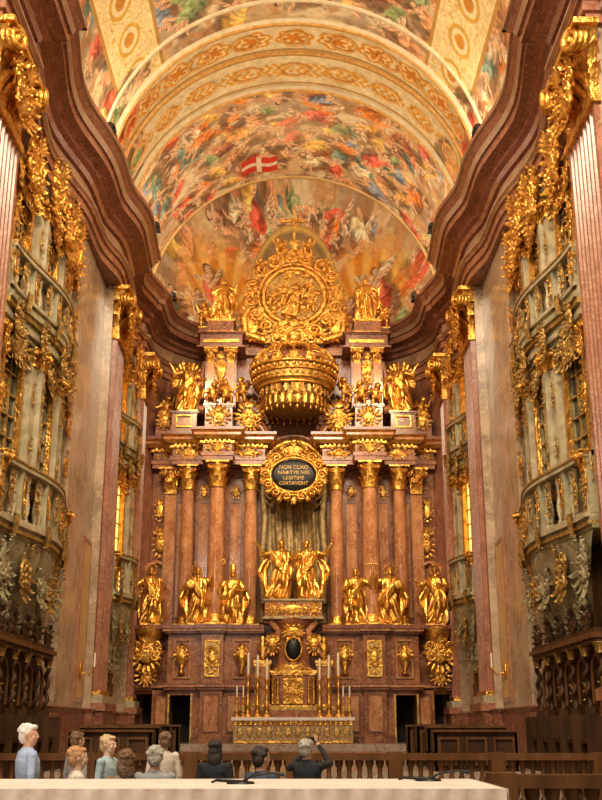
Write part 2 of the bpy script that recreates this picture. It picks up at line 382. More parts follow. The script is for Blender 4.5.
ent=[(-.5,17.3),(.12,17.3),(.12,17.55),(.2,17.58),(.2,17.85),(.28,17.88),(.28,18.0),(.36,18.05),(.36,18.12),(.1,18.15),(.1,18.7),(.22,18.74),(.3,18.9),(.48,18.95),(.48,19.1),(.6,19.14),(.82,19.22),(.82,19.48),(.9,19.5),(.98,19.68),(1.12,19.82),(1.12,19.92),(1.2,19.94),(1.2,20.1),(-.6,20.12)]
em=['dark_red','mid_red','dark_red','mid_red','dark_red','red_marble','frieze','frieze','dark_red','frieze','dark_red','mid_red','mid_red','dark_red','red_marble','dark_red','mid_red','dark_red','frieze','mid_red','dark_red','frieze','mid_red','cream']
b=MB(); b.sweep(path_e+apse+mir(path_e),ent,em); b.build('trim_1')
b=MB(); pl=[(0,2.3),(.18,2.25),(.1,2.1),(.1,.9),(.2,.8),(.2,0)]
b.sweep(path_l,pl,'dark_red'); b.build('trim_2'); b=MB(); b.sweep(path_r,pl,'dark_red'); b.build('trim_3')
for i,s in enumerate((-1,1)):
    b=MB(); b.box(s*6.9,s*7.0,34.6,35.75,2.6,7.6,'ochre_inlay'); b.box(s*6.88,s*7.0,34.5,35.85,2.45,2.6,'mid_red'); b.box(s*6.88,s*7.0,34.5,35.85,7.6,7.72,'mid_red')
    b.box(s*6.88,s*7.0,34.5,34.6,2.6,7.6,'mid_red'); b.box(s*6.88,s*7.0,35.75,35.85,2.6,7.6,'mid_red'); b.build('trim_%d'%(4+i))
b=MB(); b.box(-9,9,-4,26,-.3,0,'floor_marble'); b.box(-9,9,26,27,-.3,.2,'floor_marble'); b.box(-9,9,27,28,-.3,.4,'floor_marble'); b.box(-9,9,28,40.5,-.3,.6,'floor_marble')
b.box(-9,9,40.5,41,-.3,.85,'red_marble'); b.box(-9,9,41,50.5,-.3,1.1,'floor_marble'); b.build('floor')
# ------------------------------------------------------------ frescoed vault
def vnoise(x,y,seed):
    xi=np.floor(x);yi=np.floor(y);xf=x-xi;yf=y-yi;u=xf*xf*(3-2*xf);v=yf*yf*(3-2*yf)
    def h(a,c): q=np.sin(a*127.1+c*311.7+seed*74.7)*43758.5453; return q-np.floor(q)
    return (h(xi,yi)*(1-u)+h(xi+1,yi)*u)*(1-v)+(h(xi,yi+1)*(1-u)+h(xi+1,yi+1)*u)*v
def fbm(x,y,seed,o=4):
    s=0;a=.5
    for i in range(o): s=s+a*vnoise(x*2**i,y*2**i,seed+i); a*=.5
    return s/(1-.5**o)
def mix(A,c,m): return A*(1-m[...,None])+np.array(c)*m[...,None]
def sst(a,b_,x): t=np.clip((x-a)/(b_-a),0,1); return t*t*(3-2*t)
SKY=[(.66,.47,.27),(.42,.33,.24),(.78,.64,.42),(.55,.28,.12)]
ROBES=[(.56,.11,.06),(.64,.22,.07),(.68,.42,.13),(.18,.24,.19),(.24,.28,.34),(.74,.60,.38),(.38,.14,.07),(.24,.29,.13),(.58,.30,.16),(.48,.24,.11),(.64,.34,.12),(.60,.14,.09)]
def ellp(C,X,Y,N,cx,cy,rx,ry,an,col,shade=.5,edge=.14,al=1):
    R=max(rx,ry)*1.5
    idx=np.where((abs(X-cx)<R)&(abs(Y-cy)<R))
    if len(idx[0])==0: return
    x=X[idx]-cx;y=Y[idx]-cy; u=(x*math.cos(an)+y*math.sin(an))/rx; v=(-x*math.sin(an)+y*math.cos(an))/ry
    d=u*u+v*v+(N[idx]-.5)*1.3; m=(1-sst(1-edge,1+edge*.3,d))*al
    sh=1+shade*(.6*v-.25*u)+.33*np.sin(u*8+v*3+N[idx]*14); c=np.array(col)[None,:]*np.clip(sh,.38,1.6)[:,None]
    C[idx]=C[idx]*(1-m[:,None])+c*m[:,None]
def figure(C,X,Y,N,cx,cy,s,rnd,robe=None,up=None):
    an=rnd.uniform(0,2*pi) if up is None else up+rnd.uniform(-.4,.4)
    dx,dy=math.cos(an),math.sin(an); robe=robe or rnd.choice(ROBES)
    P=lambda t,w:(cx+dx*t*s-dy*w*s,cy+dy*t*s+dx*w*s)
    q=P(-.2,-.22); ellp(C,X,Y,N,q[0],q[1],.85*s,.44*s,an,(.21,.11,.055),.3,.5,.8)
    if rnd.random()<.4:
        for w in(-1,1): q=P(.35,w*.35); ellp(C,X,Y,N,q[0],q[1],.42*s,.16*s,an+w*1.0,(.70,.56,.37))
    q=P(-.5,rnd.uniform(-.2,.2)); ellp(C,X,Y,N,q[0],q[1],.66*s,.36*s,an+rnd.uniform(-.4,.4),robe,.9)
    q=P(-.1,.1); ellp(C,X,Y,N,q[0],q[1],.45*s,.25*s,an+rnd.uniform(-.8,.8),tuple(min(1,k*1.3+.04) for k in robe),.7)
    q=P(.15,0); ellp(C,X,Y,N,q[0],q[1],.28*s,.17*s,an,(.70,.44,.26),.5)
    for w in(-1,1):
        q=P(.25,w*.3); ellp(C,X,Y,N,q[0],q[1],.29*s,.075*s,an+w*rnd.uniform(.5,1.5),(.72,.46,.28),.3)
        if rnd.random()<.6: q=P(-1.0,w*.12); ellp(C,X,Y,N,q[0],q[1],.27*s,.09*s,an+rnd.uniform(-.4,.4),(.68,.42,.25),.3)
    q=P(.5,0); ellp(C,X,Y,N,q[0],q[1],.15*s,.13*s,an,(.2,.10,.045),.2); q=P(.47,-.03); ellp(C,X,Y,N,q[0],q[1],.11*s,.095*s,an,(.74,.49,.31),.3)
def clouds(X,Y,seed):
    n1=fbm(X*.35,Y*.35,seed);n2=fbm(X*.9+n1*3,Y*.9,seed+9);n3=fbm(X*2.2+n2*2,Y*2.2,seed+21)
    C=np.zeros(X.shape+(3,))+np.array(SKY[0]); C=mix(C,SKY[1],sst(.46,.64,n1)*.8); C=mix(C,SKY[2],sst(.46,.6,n2)); C=mix(C,SKY[3],sst(.5,.66,n3)*.75); C=mix(C,(.30,.16,.085),sst(.56,.70,fbm(X*1.3,Y*1.3,seed+40))*.65)
    return C
def add_fresco(name,pts,C):
    L=C.mean(-1,keepdims=True); C=np.clip(L+(C-L)*1.15,.01,1); C=C*.97
    R,Cn=pts.shape[:2]; me=bpy.data.meshes.new(name)
    i=np.arange(R-1)[:,None]*Cn+np.arange(Cn-1)[None,:]
    f=np.stack([i,i+1,i+Cn+1,i+Cn],-1).reshape(-1,4)
    me.from_pydata(pts.reshape(-1,3).tolist(),[],f.tolist()); me.materials.append(MATS['fresco'])
    me.polygons.foreach_set('use_smooth',[True]*len(f))
    ca=me.color_attributes.new('Col','FLOAT_COLOR','POINT'); c4=np.ones((R*Cn,4),dtype=np.float32); c4[:,:3]=np.clip(C.reshape(-1,3),.01,.95); ca.data.foreach_set('color',c4.ravel()); me.update()
    return inst(me,name)
th=np.linspace(0,pi,560); ys=np.linspace(16,YA,760)
A,Yg=np.meshgrid((th-pi/2)*RW,ys); N=fbm(A*2.6,Yg*2.6,5)
C=clouds(A,Yg,3); rnd=random.Random(11)
for k in range(115): figure(C,A,Yg,N,rnd.uniform(-8,8),rnd.uniform(37.8,44.6),rnd.uniform(.7,1.2),rnd)
for k in range(135): figure(C,A,Yg,N,rnd.uniform(-10,10),rnd.uniform(19,32.6),rnd.uniform(.95,1.5),rnd)
g1=np.exp(-((A/2.0)**2+((Yg-40.6)/.9)**2)); C=mix(C,(.92,.72,.42),g1*.4)
def stamp(mask,col,k=1.0): 
    m=mask.astype(float)*k; C[:]=mix(C,col,m)
band=(Yg>33.2)&(Yg<37.4)
stamp(band,(.78,.66,.42)); C[:]=mix(C,(.60,.45,.24),band*sst(.5,.7,fbm(A*1.2,Yg*1.2,61))*.55)
sd=(Yg<33.2)&((abs(A)>5.3)&(abs(A)<7.9)); stamp(sd,(.88,.74,.42))  # cream side strip, painted brighter to stand in for window light
orn=(fbm(A*2.2,Yg*2.2,31)); ring=np.abs(np.sin(orn*22))
stamp(sd&(ring<.35)&(abs(abs(A)-6.6)<1.1),(.70,.40,.10),.8)
stamp(band&(ring<.25),(.66,.38,.10),.45)
for aa in (5.35,7.85): stamp((Yg<33.2)&(abs(abs(A)-aa)<.09),(.50,.28,.08))
for y0 in (33.45,34.9,35.25,37.1): stamp(abs(Yg-y0)<.07,(.44,.25,.08))
for sx in(-1,1):
    for yc in np.arange(17,33,1.9):
        u=(A-sx*6.6)/.6; v=(Yg-yc)/.7; d=u*u+v*v; stamp((d<1)&sd,(.66,.40,.10)); stamp((d<.55)&sd,(.86,.73,.45)); stamp((d<.2)&sd,(.6,.28,.06))
for a0 in np.arange(-9.6,9.7,1.6):
    u=(A-a0)/.72;v=(Yg-34.2)/.5;r_=u*u+v*v;d=r_+.2*np.sin(6*np.arctan2(v,u)); stamp((d<1),(.66,.30,.05)); stamp((d<.6),(.84,.66,.34)); stamp(d<.3,(.62,.24,.04))
    u=(A-a0-.8)/.76;v=(Yg-36.2)/.46;d=u*u+v*v; stamp((d<1)&(np.sin(u*14+np.sin(v*6)*2)>-.3),(.68,.36,.07))
for sx in (-1,1):
    for k in range(13): figure(C,A,Yg,N,sx*rnd.uniform(6.6,10.0),rnd.uniform(32.2,37.8),rnd.uniform(.9,1.4),rnd,robe=rnd.choice([(.60,.11,.06),(.18,.27,.12),(.62,.32,.13),(.70,.54,.34)]))
fl=(A>-2.5)&(A<-.8)&(Yg>42.7+.15*np.sin(A*4))&(Yg<44.0+.15*np.sin(A*4)); stamp(fl,(.58,.06,.04)); stamp(fl&(abs(A+1.65)<.12),(.8,.68,.52)); stamp(fl&(abs(Yg-43.35-.15*np.sin(A*4))<.14),(.8,.68,.52))
TH,YY=np.meshgrid(th,ys); pts=np.stack([-np.cos(TH)*RW,YY,ZS+np.sin(TH)*RW],-1)
add_fresco('ceiling',pts,C)
ph=np.linspace(0,pi,500); el=np.linspace(0,pi/2,300); PH,EL=np.meshgrid(ph,el)
X=-RW*np.cos(EL)*np.cos(PH);Y=YA+DA*np.cos(EL)*np.sin(PH);Z=ZS+RW*np.sin(EL)
pts=np.stack([X,Y,Z],-1); N=fbm(X*2.6,Z*2.6,8); C=clouds(X*1.1,Z*1.1,50)
rnd=random.Random(5)
for k in range(70):
    a=rnd.uniform(0,pi); q=rnd.uniform(4.7,6.6); figure(C,X,Z,N,q*math.cos(a),ZS+q*math.sin(a),rnd.uniform(.55,.95),rnd)
r1=np.hypot(abs(X)-3.6,Z-22.6); ray=.5+.5*np.sin(np.arctan2(Z-21.0,abs(X)-3.4)*22)
m=1-sst(.9,2.6,r1); C=mix(C,(.78,.32,.06),m*.95); C=mix(C,(.95,.62,.22),m*sst(.3,.9,ray)*.8)
for sx in(-1,1):
    for k in range(18): figure(C,X,Z,N,sx*rnd.uniform(2.6,6.2),rnd.uniform(19.8,22.0),rnd.uniform(.75,1.15),rnd,up=pi/2)
    figure(C,X,Z,N,sx*4.1,22.7,1.4,rnd,robe=(.58,.13,.07),up=pi/2)
an=np.sqrt((X/2.0)**2+(np.maximum(Z-22.8,0)/2.6)**2)
def st2(mask,col,k=1): C[:]=mix(C,col,mask.astype(float)*k)
st2(an<1.12,(.48,.30,.13));st2(an<1.0,(.32,.21,.10));st2(an<.9,(.40,.28,.15)); st2((an<.9)&(np.abs(np.sin(np.arctan2(X,Z-22.0)*6))<.16),(.25,.15,.07)); st2(abs(an-1.06)<.03,(.68,.46,.15))
add_fresco('ceiling_apse',pts,C)
def arc_band(b,y0,y1,r0,r1,mat,n=64):
    rows=[[],[],[],[]]
    for i in range(n+1):
        t=pi*i/n; c,s_=math.cos(t),math.sin(t)
        for q,(r,y) in enumerate(((r0,y0),(r1,y0),(r1,y1),(r0,y1))): rows[q].append((r*c,y,ZS+r*s_))
    b.grid(rows,mat,True)
b=MB()
for y in (33.0,37.25): arc_band(b,y,y+.24,RW+.05,RW-.16,'cream'); arc_band(b,y+.06,y+.17,RW,RW-.22,'ornament_orange')
arc_band(b,35.0,35.14,RW+.02,RW-.08,'ornament_orange')
arc_band(b,31.9,32.05,RW+.02,RW-.08,'cream')
arc_band(b,YA-.12,YA,RW+.02,RW-.08,'ochre_inlay'); 
for k in range(11):
    t=pi*(k+.5)/11
    for y,rx in ((34.2,.42),(36.2,.5)):
        p=[]
        for q in range(15):
            a=2*pi*q/14; tt=t+(rx*1.2*math.cos(a))/RW; p.append(((RW-.03)*math.cos(tt),y+.4*math.sin(a),ZS+(RW-.03)*math.sin(tt)))
        b.tube(p,.06,'ornament_orange',5)
b.build('vault_rib_band')
# ------------------------------------------------------------ pilasters
def fluted(w,d,z0,z1,nf,mat):
    s=w*.9/nf
    pts=[(-w/2,0),(-w/2,-d)]
    for k in range(nf):
        xa=-w*.45+k*s
        pts+= [(xa+s*.15,-d),(xa+s*.25,-d+.07),(xa+s*.5,-d+.10),(xa+s*.75,-d+.07),(xa+s*.85,-d)]
    pts+=[(w/2,-d),(w/2,0)]
    b=MB(); b.prism(pts,z0,z1,mat); return b
def pilaster(w,d,seed,mat='mid_red'):
    b=MB()
    b.box(-w/2-.25,w/2+.25,-d-.25,0,0,2.2,'dark_red'); b.box(-w/2-.32,w/2+.32,-d-.32,0,2.2,2.45,'mid_red'); b.box(-w/2-.2,w/2+.2,-d-.2,0,2.45,2.7,'stone_light'); b.box(-w/2-.1,w/2+.1,-d-.1,0,2.7,2.85,'gold')
    b.merge(fluted(w,d,2.85,15.35,7,mat)); b.box(-w/2-.08,w/2+.08,-d-.08,0,15.3,15.5,'gold')
    b.merge(capital_flat(w,d,1.8,seed),T((0,0,15.5))); b.merge(rocaille(w*.9,1.5,seed+60,8),T((0,-d-.3,15.4)))
    return b
for i,(y,w,x) in enumerate(((22.05,2.3,7.0),(37.15,1.7,6.65),(44.1,1.0,6.65))):
    me=pilaster(w,.16,i+3).mesh('fluted_pilaster')
    inst(me,'fluted_pilaster',T((-x,y,0))@RZ(pi/2)); inst(me,'fluted_pilaster',T((x,y,0))@RZ(-pi/2))
# ------------------------------------------------------------ oratory balconies
def baluster(h,mat,r=1.0):
    b=MB(); b.lathe([(.09*r,0),(.09*r,.06*h),(.05*r,.1*h),(.11*r,.32*h),(.09*r,.45*h),(.045*r,.62*h),(.055*r,.8*h),(.09*r,.9*h),(.09*r,h)],(0,0,0),mat,8); return b
def oratory(w,bow,glow,seed):
    b=MB(); st='grey_green'; NS=24
    def fr(s,off,k=1): return -(off+k*bow*(.5+.5*math.cos(2*pi*s/w)))
    def slab(z0,z1,off,mat,k=1,wd=1.0):
        pts=[]
        for i in range(NS+1): s=-w/2+w*i/NS; pts.append((s*wd,fr(s,off,k)))
        b.prism([(-w/2*wd,.3)]+pts+[(w/2*wd,.3)],z0,z1,mat)
    def mould(z0,z1,off,mats,k=1):
        n=len(mats)
        for i,mt in enumerate(mats):
            q=[0,.09,.05,.14,.2,.1][i%6]; slab(z0+(z1-z0)*i/n,z0+(z1-z0)*(i+1)/n,off+q,mt,k)
    rows=[]
    for j in range(9):
        t=j/8; k=.1+.9*math.sin(t*pi/2)**1.2; rows.append([(s_*(.55+.45*t)*1.0,fr(s_,.05+.35*k,k),4.3+1.8*t) for s_ in [-w/2+w*i/NS for i in range(NS+1)]])
    b.grid(rows,st,True)
    for i in range(5):
        s=-w*.36+w*.18*i; b.merge(rocaille(w*.17,1.3,seed+i,6,'gold_dull' if i%2 else 'grey_green'),T((s,fr(s,.36,.7)+.02,4.7)))
    for s in (-w*.2,0,w*.2): b.merge(rocaille(w*.2,1.3,seed+int(s*7),7,'grey_green'),T((s,fr(s,.12,.2),3.7)))
    mould(6.05,6.4,.42,[st,'gold_dull',st,'stone_light'])
    def bal(z0,z1,off):
        h=z1-z0
        n=int(w/.24)
        me=baluster(h-.3,'stone_light',.75)
        for i in range(n):
            s=-w/2+w*(i+.5)/n
            if i%6==0: q=fr(s,off); b.box(s-.13,s+.13,q,q+.26,z0,z1-.14,st); b.merge(rocaille(.36,(h-.2),seed+i,4,'gold'),T((s,q-.02,z0+.05)))
            elif i%6==3: b.merge(rocaille(.5,h-.3,seed+i,5,'gold_dull'),T((s,fr(s,off)-.0,z0+.1)))
            else: b.merge(me,T((s,fr(s,off)+.13,z0+.1)))
        slab_r(z1-.16,z1-.05,off+.06,off-.3,'stone_light'); slab_r(z1-.05,z1,off+.09,off-.3,'gold_dull'); slab_r(z0,z0+.1,off+.04,off-.3,'stone_light')
        for s in np.linspace(-w*.38,w*.38,4): b.merge(leaf(.5,.6,.1,'gold_dull'),T((s,fr(s,off)-.12,z0+.15))@RX(pi))
    def slab_r(z0,z1,o1,o2,mt):
        pts=[(-w/2+w*i/NS,fr(-w/2+w*i/NS,o1)) for i in range(NS+1)]; pts2=[(-w/2+w*i/NS,fr(-w/2+w*i/NS,o2)) for i in range(NS+1)]
        b.prism(pts+pts2[::-1],z0,z1,mt)
    bal(6.4,7.9,.45)
    def storey(z0,z1,off,nw,arch,k):
        bw=w/nw
        for i in range(nw):
            s=-w/2+bw*(i+.5); q=fr(s,off,k); ww=bw*.5
            sl=(fr(s+.1,off,k)-fr(s-.1,off,k))/.2; t=MB(); h=z1-z0
            t.box(-bw*.5,-ww/2,-.0,.3,0,h,st); t.box(ww/2,bw*.5,0,.3,0,h,st); t.box(-ww/2,ww/2,0,.3,h-.35,h,st); t.box(-ww/2,ww/2,0,.3,0,.15,st)
            t.box(-ww/2,ww/2,.16,.2,.15,h-.35,'window_glow' if glow else 'glass_dark')
            fm='gold'
            for f in (-.5,.5): t.box(f*ww-.07,f*ww+.07,-.08,.05,.1,h-.3,fm)
            t.box(-ww/2-.05,ww/2+.05,-.06,.05,h-.4,h-.3,fm)
            pa=[(ww*.5*math.cos(pi*q1/10),-.05,h-.35-ww*.3+ww*.3*math.sin(pi*q1/10)) for q1 in range(11)]; t.tube(pa,.06,fm,6)
            for f in np.linspace(-.5,.5,6 if arch else 4)[1:-1]: t.box(f*ww-.02,f*ww+.02,.08,.14,.15,h-.35,'gold_dull')
            for f in np.linspace(.15,h-.35,11 if arch else 6)[1:-1]: t.box(-ww/2,ww/2,.08,.14,f-.02,f+.02,'gold_dull')
            if arch:
                for q1 in range(8): cscroll(t,((q1%2-.5)*ww*.45,.05,.3+q1*(h-.8)/8),.2*ww,q1,1.4,1,.03,'gold')
            for f in (-.5,.5):
                t.box(f*bw-f*.36-.13,f*bw-f*.36+.13,-.18,.1,0,h-.45,'stone_light'); t.merge(capital_flat(.26,.12,.5,seed+i,'gold'),T((f*bw-f*.36,-.08,h-.5)))
                t.merge(rocaille(.26,.9,seed+80+i,4,'gold_dull'),T((f*bw-f*.36,-.2,h-1.7))); t.merge(rocaille(.26,.7,seed+81+i,4,'gold_dull'),T((f*bw-f*.36,-.2,.3)))
            t.merge(rocaille(ww*1.4,1.0,seed+20+i,7,'gold' if arch or glow else 'gold_dull'),T((0,-.14,h-.8)))
            b.merge(t,T((s,q,z0))@RZ(math.atan(sl)))
    storey(7.9,11.2,.05,3 if w>6 else 2,False,.8)
    storey(6.4,7.9,.05,1,False,.5)
    mould(11.2,12.1,.2,[st,'stone_light',st,'gold_dull',st,'stone_light'])
    bal(12.1,13.3,.35)
    storey(12.1,15.6,.0,3 if w>6 else 2,True,.6)
    mould(15.6,16.1,.1,[st,'gold_dull',st],.6)
    for i,s in enumerate(np.linspace(-w*.36,w*.36,4 if w>6 else 3)):
        b.merge(rocaille(w*.22,1.7,seed+50+i,8,'gold'),T((s,fr(s,.3,.6),15.0+.3*(i%2))))
        b.merge(PUT[i%3],T((s+.5,fr(s,.3,.6),15.9))@SC(.9,.9,.9))
    for s in np.linspace(-w*.42,w*.42,5): b.merge(rocaille(.8,1.0,seed+int(s*9),6,'gold_dull'),T((s,fr(s,.36),10.9)))
    for s in (-w/2+.1,w/2-.1):
        for z in (7,8.8,10,12.3,13.6,14.8): b.merge(rocaille(.5,1.1,seed+int(z*3),5,'gold'),T((s,-.3,z)))
    return b
o1=oratory(7.6,.5,False,100).mesh('oratory_balcony'); o2=oratory(4.4,.45,True,200).mesh('oratory_balcony_small')
for me,y,x in ((o1,27.75,7.3),(o2,40.85,7.0)):
    inst(me,'oratory_balcony',T((-x,y,0))@RZ(pi/2)); inst(me,'oratory_balcony',T((x,y,0))@RZ(-pi/2))
def stalls():
    b=MB(); w=6.4; wd='wood_dark'
    b.box(-w/2,w/2,-.25,.2,.4,3.6,wd); b.box(-w/2,w/2,-1.2,.2,.4,.75,wd)
    n=5
    for i in range(n+1):
        x=-w/2+w*i/n; pts=[]
        for q in range(25): t=q/24; pts.append((x+.04*math.cos(t*18),-.5+.04*math.sin(t*18),1.9+1.2*t))
        b.tube(pts,.065,wd,7); b.box(x-.1,x+.1,-.6,-.4,1.75,1.92,wd); b.merge(capital_round(.09,.25,'gold_dull'),T((x,-.5,3.08)))
        b.box(x-.04,x+.04,-.95,-.25,.7,1.75,wd)
    for i in range(n):
        x=-w/2+w*(i+.5)/n; bw=w/n
        b.box(x-bw*.42,x+bw*.42,-.8,-.25,1.1,1.2,wd)
        pa=[(x+bw*.38*math.cos(pi*q/12),-.4,2.6+bw*.38*math.sin(pi*q/12)) for q in range(13)]; b.tube([(pa[0][0],-.4,2.0)]+pa+[(pa[-1][0],-.4,2.0)],.05,'wood_brown',6)
        b.merge(rocaille(bw*.5,.6,300+i,4,'gold_dull'),T((x,-.29,2.1))); b.merge(rocaille(bw*.8,.7,310+i,6,wd),T((x,-.55,3.5)))
        b.ell((x,-.3,1.6),(.2,.06,.25),'wood_brown')
    b.box(-w/2-.1,w/2+.1,-.62,.2,3.3,3.42,wd); b.box(-w/2-.13,w/2+.13,-.7,.2,3.42,3.54,'wood_brown'); b.box(-w/2-.1,w/2+.1,-.62,.2,3.54,3.65,wd)
    return b
sm=stalls().mesh('carved_choir_stall'); inst(sm,'carved_choir_stall',T((-7.5,27.8,0.2))@RZ(pi/2)); inst(sm,'carved_choir_stall',T((7.5,27.8,0.2))@RZ(-pi/2))
def sdoor():
    b=MB(); b.box(-.9,.9,-.25,0,1.1,4.2,'red_marble'); b.box(-.65,.65,-.3,-.2,1.1,3.6,'wood_dark'); panel(b,-.7,.7,1.1,3.7,-.28,'gold_dull')
    b.box(-.02,.02,-.33,-.3,1.1,3.6,'wood_brown'); 
    for s in(-1,1): panel(b,min(s*.1,s*.55),max(s*.1,s*.55),1.4,3.3,-.3,'wood_brown')
    b.merge(rocaille(1.6,1.2,400,6,'grey_green'),T((0,-.3,3.7))); return b
sdm=sdoor().mesh('door'); inst(sdm,'door_1',T((-7.2,40.9,0))@RZ(pi/2)); inst(sdm,'door_2',T((7.2,40.9,0))@RZ(-pi/2))
# ------------------------------------------------------------ high altar
alt=MB(); RMB='red_marble'; OM='orange_marble'
capR=capital_round(.34,1.2); capS=capital_round(.30,1.15)
def column(x,y,r,z0,z1,cap):
    alt.box(x-r*1.5,x+r*1.5,y-r*1.5,y+r*1.5,z0,z0+.14,'gold')
    alt.lathe([(r*1.4,.14),(r*1.45,.22),(r*1.15,.28),(r*1.28,.36),(r*1.05,.42),(r*1.03,.5)],(x,y,z0),'gold',18)
    h=z1-z0; alt.lathe([(r*1.03,.45),(r*1.04,h*.3),(r*.98,h*.7),(r*.88,h)],(x,y,z0),OM,22)
    alt.merge(cap,T((x,y,z1)))
for s in (-1,1):
    def bx(x0,x1,y0,y1,z0,z1,m): alt.box(s*x0,s*x1,y0,y1,z0,z1,m)
    bx(1.3,4.15,44.25,47,1.1,3.2,RMB); bx(5.0,5.75,44.6,47,1.1,3.2,RMB); bx(6.45,6.6,44.9,47,1.1,3.2,RMB)
    bx(4.15,5.0,44.3,47,2.95,3.2,RMB); bx(5.75,6.45,44.9,47,3.0,3.2,RMB); bx(4.1,6.5,46.3,46.5,1.1,3.2,'doorway_shade')  # last box is a black back panel acting as shade inside the doorways
    bx(4.08,4.15,44.2,44.4,1.1,3.0,'gold_dull');bx(5.0,5.07,44.2,44.6,1.1,3.0,'gold_dull')
    bx(1.2,4.1,44.1,46,1.1,1.35,'dark_red'); 
    pts=[(s*1.2,47),(s*1.2,44.05),(s*2.75,44.05),(s*2.75,43.75),(s*3.85,43.75),(s*3.85,44.05),(s*5.25,44.05),(s*5.25,44.6),(s*6.6,44.6),(s*6.6,47)]
    def ring(z0,z1,o,mt):
        P=[(p[0],p[1]) for p in pts]; alt.prism([(x+ (o if x>0 else -o)*(abs(x)>2 and abs(x)<7)*(1 if abs(x)>3.3 else -.3),y-o) if y<46.9 else (x,y) for x,y in P],z0,z1,mt)
    ring(3.15,3.25,0,'dark_red'); ring(3.25,3.32,.08,'orange_marble'); ring(3.32,3.4,.03,'dark_red')
    bx(1.3,5.15,44.3,47,3.4,5.4,RMB); bx(5.15,6.5,45.2,47,3.4,5.4,RMB); bx(2.85,3.75,43.9,44.4,1.1,5.4,RMB)
    ring(5.38,5.46,0,'dark_red'); ring(5.46,5.56,.1,'orange_marble'); ring(5.56,5.72,.16,'dark_red')
    panel(alt,s*3.3-.34,s*3.3+.34,1.5,3.0,43.9,'dark_red','orange_marble'); panel(alt,s*3.3-.3,s*3.3+.3,3.65,5.1,43.88,'gold','gold_dull'); alt.merge(rocaille(.5,1.2,500,6),T((s*3.3,43.85,3.75)))
    for xx,wd_ in ((2.1,.55),(4.55,.5)):
        panel(alt,s*xx-wd_/2-.1,s*xx+wd_/2+.1,3.6,5.15,44.28,'orange_marble'); 
        alt.lathe([(.05,0),(.16,.05),(.06,.2),(.26,.6),(.28,.75),(.12,.95),(.2,1.1),(.02,1.25)],(s*xx,44.15,3.75),'gold',12); alt.merge(rocaille(.6,.6,510,4),T((s*xx,44.05,4.3)))
    panel(alt,s*2.1-.6,s*2.1+.6,1.5,3.0,44.23,'dark_red','orange_marble')
    panel(alt,s*5.38-.25,s*5.38+.25,1.5,3.0,44.58,'dark_red','orange_marble')
    alt.lathe([(.1,0),(.25,.15),(.3,.4),(.5,.9),(.62,1.2),(.45,1.4),(.66,1.6),(.7,1.9)],(s*5.98,44.6,3.75),'gold',16,fn=lambda a,z:1+.08*math.cos(6*a)); 
    alt.merge(rocaille(1.2,1.4,520,7),T((s*5.98,44.0,3.9))); alt.merge(rocaille(.8,.8,521,5),T((s*5.98,44.2,3.3)))
    alt.box(s*5.98-.6,s*5.98+.6,44.0,45.2,5.55,5.72,'dark_red')
    column(s*3.3,44.75,.34,5.72,11.6,capR); column(s*1.88,45.5,.29,5.72,11.65,capS); column(s*4.65,45.5,.28,5.72,11.65,capS)
    bx(5.2,5.7,45.9,46.5,5.72,11.65,OM); alt.merge(capital_flat(.5,.2,1.15,9),T((s*5.45,46.0,11.6)))
    bx(1.45,6.3,46.3,47,5.7,12.8,RMB); 
    for xa,xb in ((2.3,2.85),(3.75,4.25),(4.95,5.2)): panel(alt,min(s*xa,s*xb),max(s*xa,s*xb),6.2,11.3,46.28,'dark_red',OM,.05)
    alt.merge(rocaille(.7,1.6,530,6),T((s*5.85,46.1,8.7))); alt.merge(rocaille(.5,1.2,531,5),T((s*5.95,46.1,10.3))); alt.merge(rocaille(.4,.7,533,5),T((s*2.57,46.15,11.4))); alt.merge(rocaille(.4,.7,534,5),T((s*4.0,46.15,11.4)))
    alt.tube([(s*5.98+.62*math.cos(pi*q/12),46.1,7.6+1.0*math.sin(pi*q/12)) for q in range(13)],.09,'orange_marble',6)
    e0=[(1.3,46.9),(1.3,45.1),(2.7,45.1),(2.7,44.3),(3.9,44.3),(3.9,45.1),(5.3,45.1),(5.3,45.9),(6.25,45.9),(6.25,46.9)]
    P=[(s*x,y) for x,y in e0]
    if s<0: P=P[::-1]
    alt.prism(P,12.78,14.1,'dark_red')
    alt.sweep(P,[(0,12.75),(.06,12.75),(.06,12.92),(.12,12.94),(.12,13.1),(.03,13.14),(.03,13.45),(.14,13.5),(.14,13.6),(.3,13.65),(.42,13.8),(.42,13.9),(.55,14.0),(.55,14.12),(0,14.14)],['dark_red','red_marble','gold','red_marble','gold','dark_red','gold','gold','red_marble','gold','orange_marble','gold','dark_red','dark_red'])
    for i in range(len(e0)-1):
        p=Vector((s*e0[i][0],e0[i][1]));q=Vector((s*e0[i+1][0],e0[i+1][1])); L=(q-p).length
        if e0[i][1]>46: continue
        d=(q-p).normalized(); n_=Vector((d.y,-d.x))*(1 if s>0 else -1)
        k=int(L/.2)
        for j in range(k):
            c=p+d*(L*(j+.5)/k)+n_*.2; alt.box(c.x-.05,c.x+.05,c.y-.05,c.y+.05,13.52,13.68,'gold')
        kk=int(L/.3)
        for j in range(kk):
            c=p+d*(L*(j+.5)/kk)+n_*.05; t=MB(); cscroll(t,(0,0,0),.12,0,1.3,1 if j%2 else -1,.04); alt.merge(t,T((c.x,c.y,13.3))@(RZ(0) if abs(d.x)>.5 else RZ((pi/2)*(1 if n_.x>0 else -1))))
        if abs(d.x)>.5 and L>1: alt.merge(rocaille(min(L*.7,.9),.6,540+i,6),T(((p.x+q.x)/2,p.y-.1,13.0)))
    moulded_box(alt,s*4.85,45.4,14.1,15.1,1.1,1.3,RMB,'dark_red'); moulded_box(alt,s*5.8,46,14.1,14.9,.8,.9,RMB,'dark_red'); panel(alt,s*4.85-.35,s*4.85+.35,14.35,14.9,44.72,'gold')
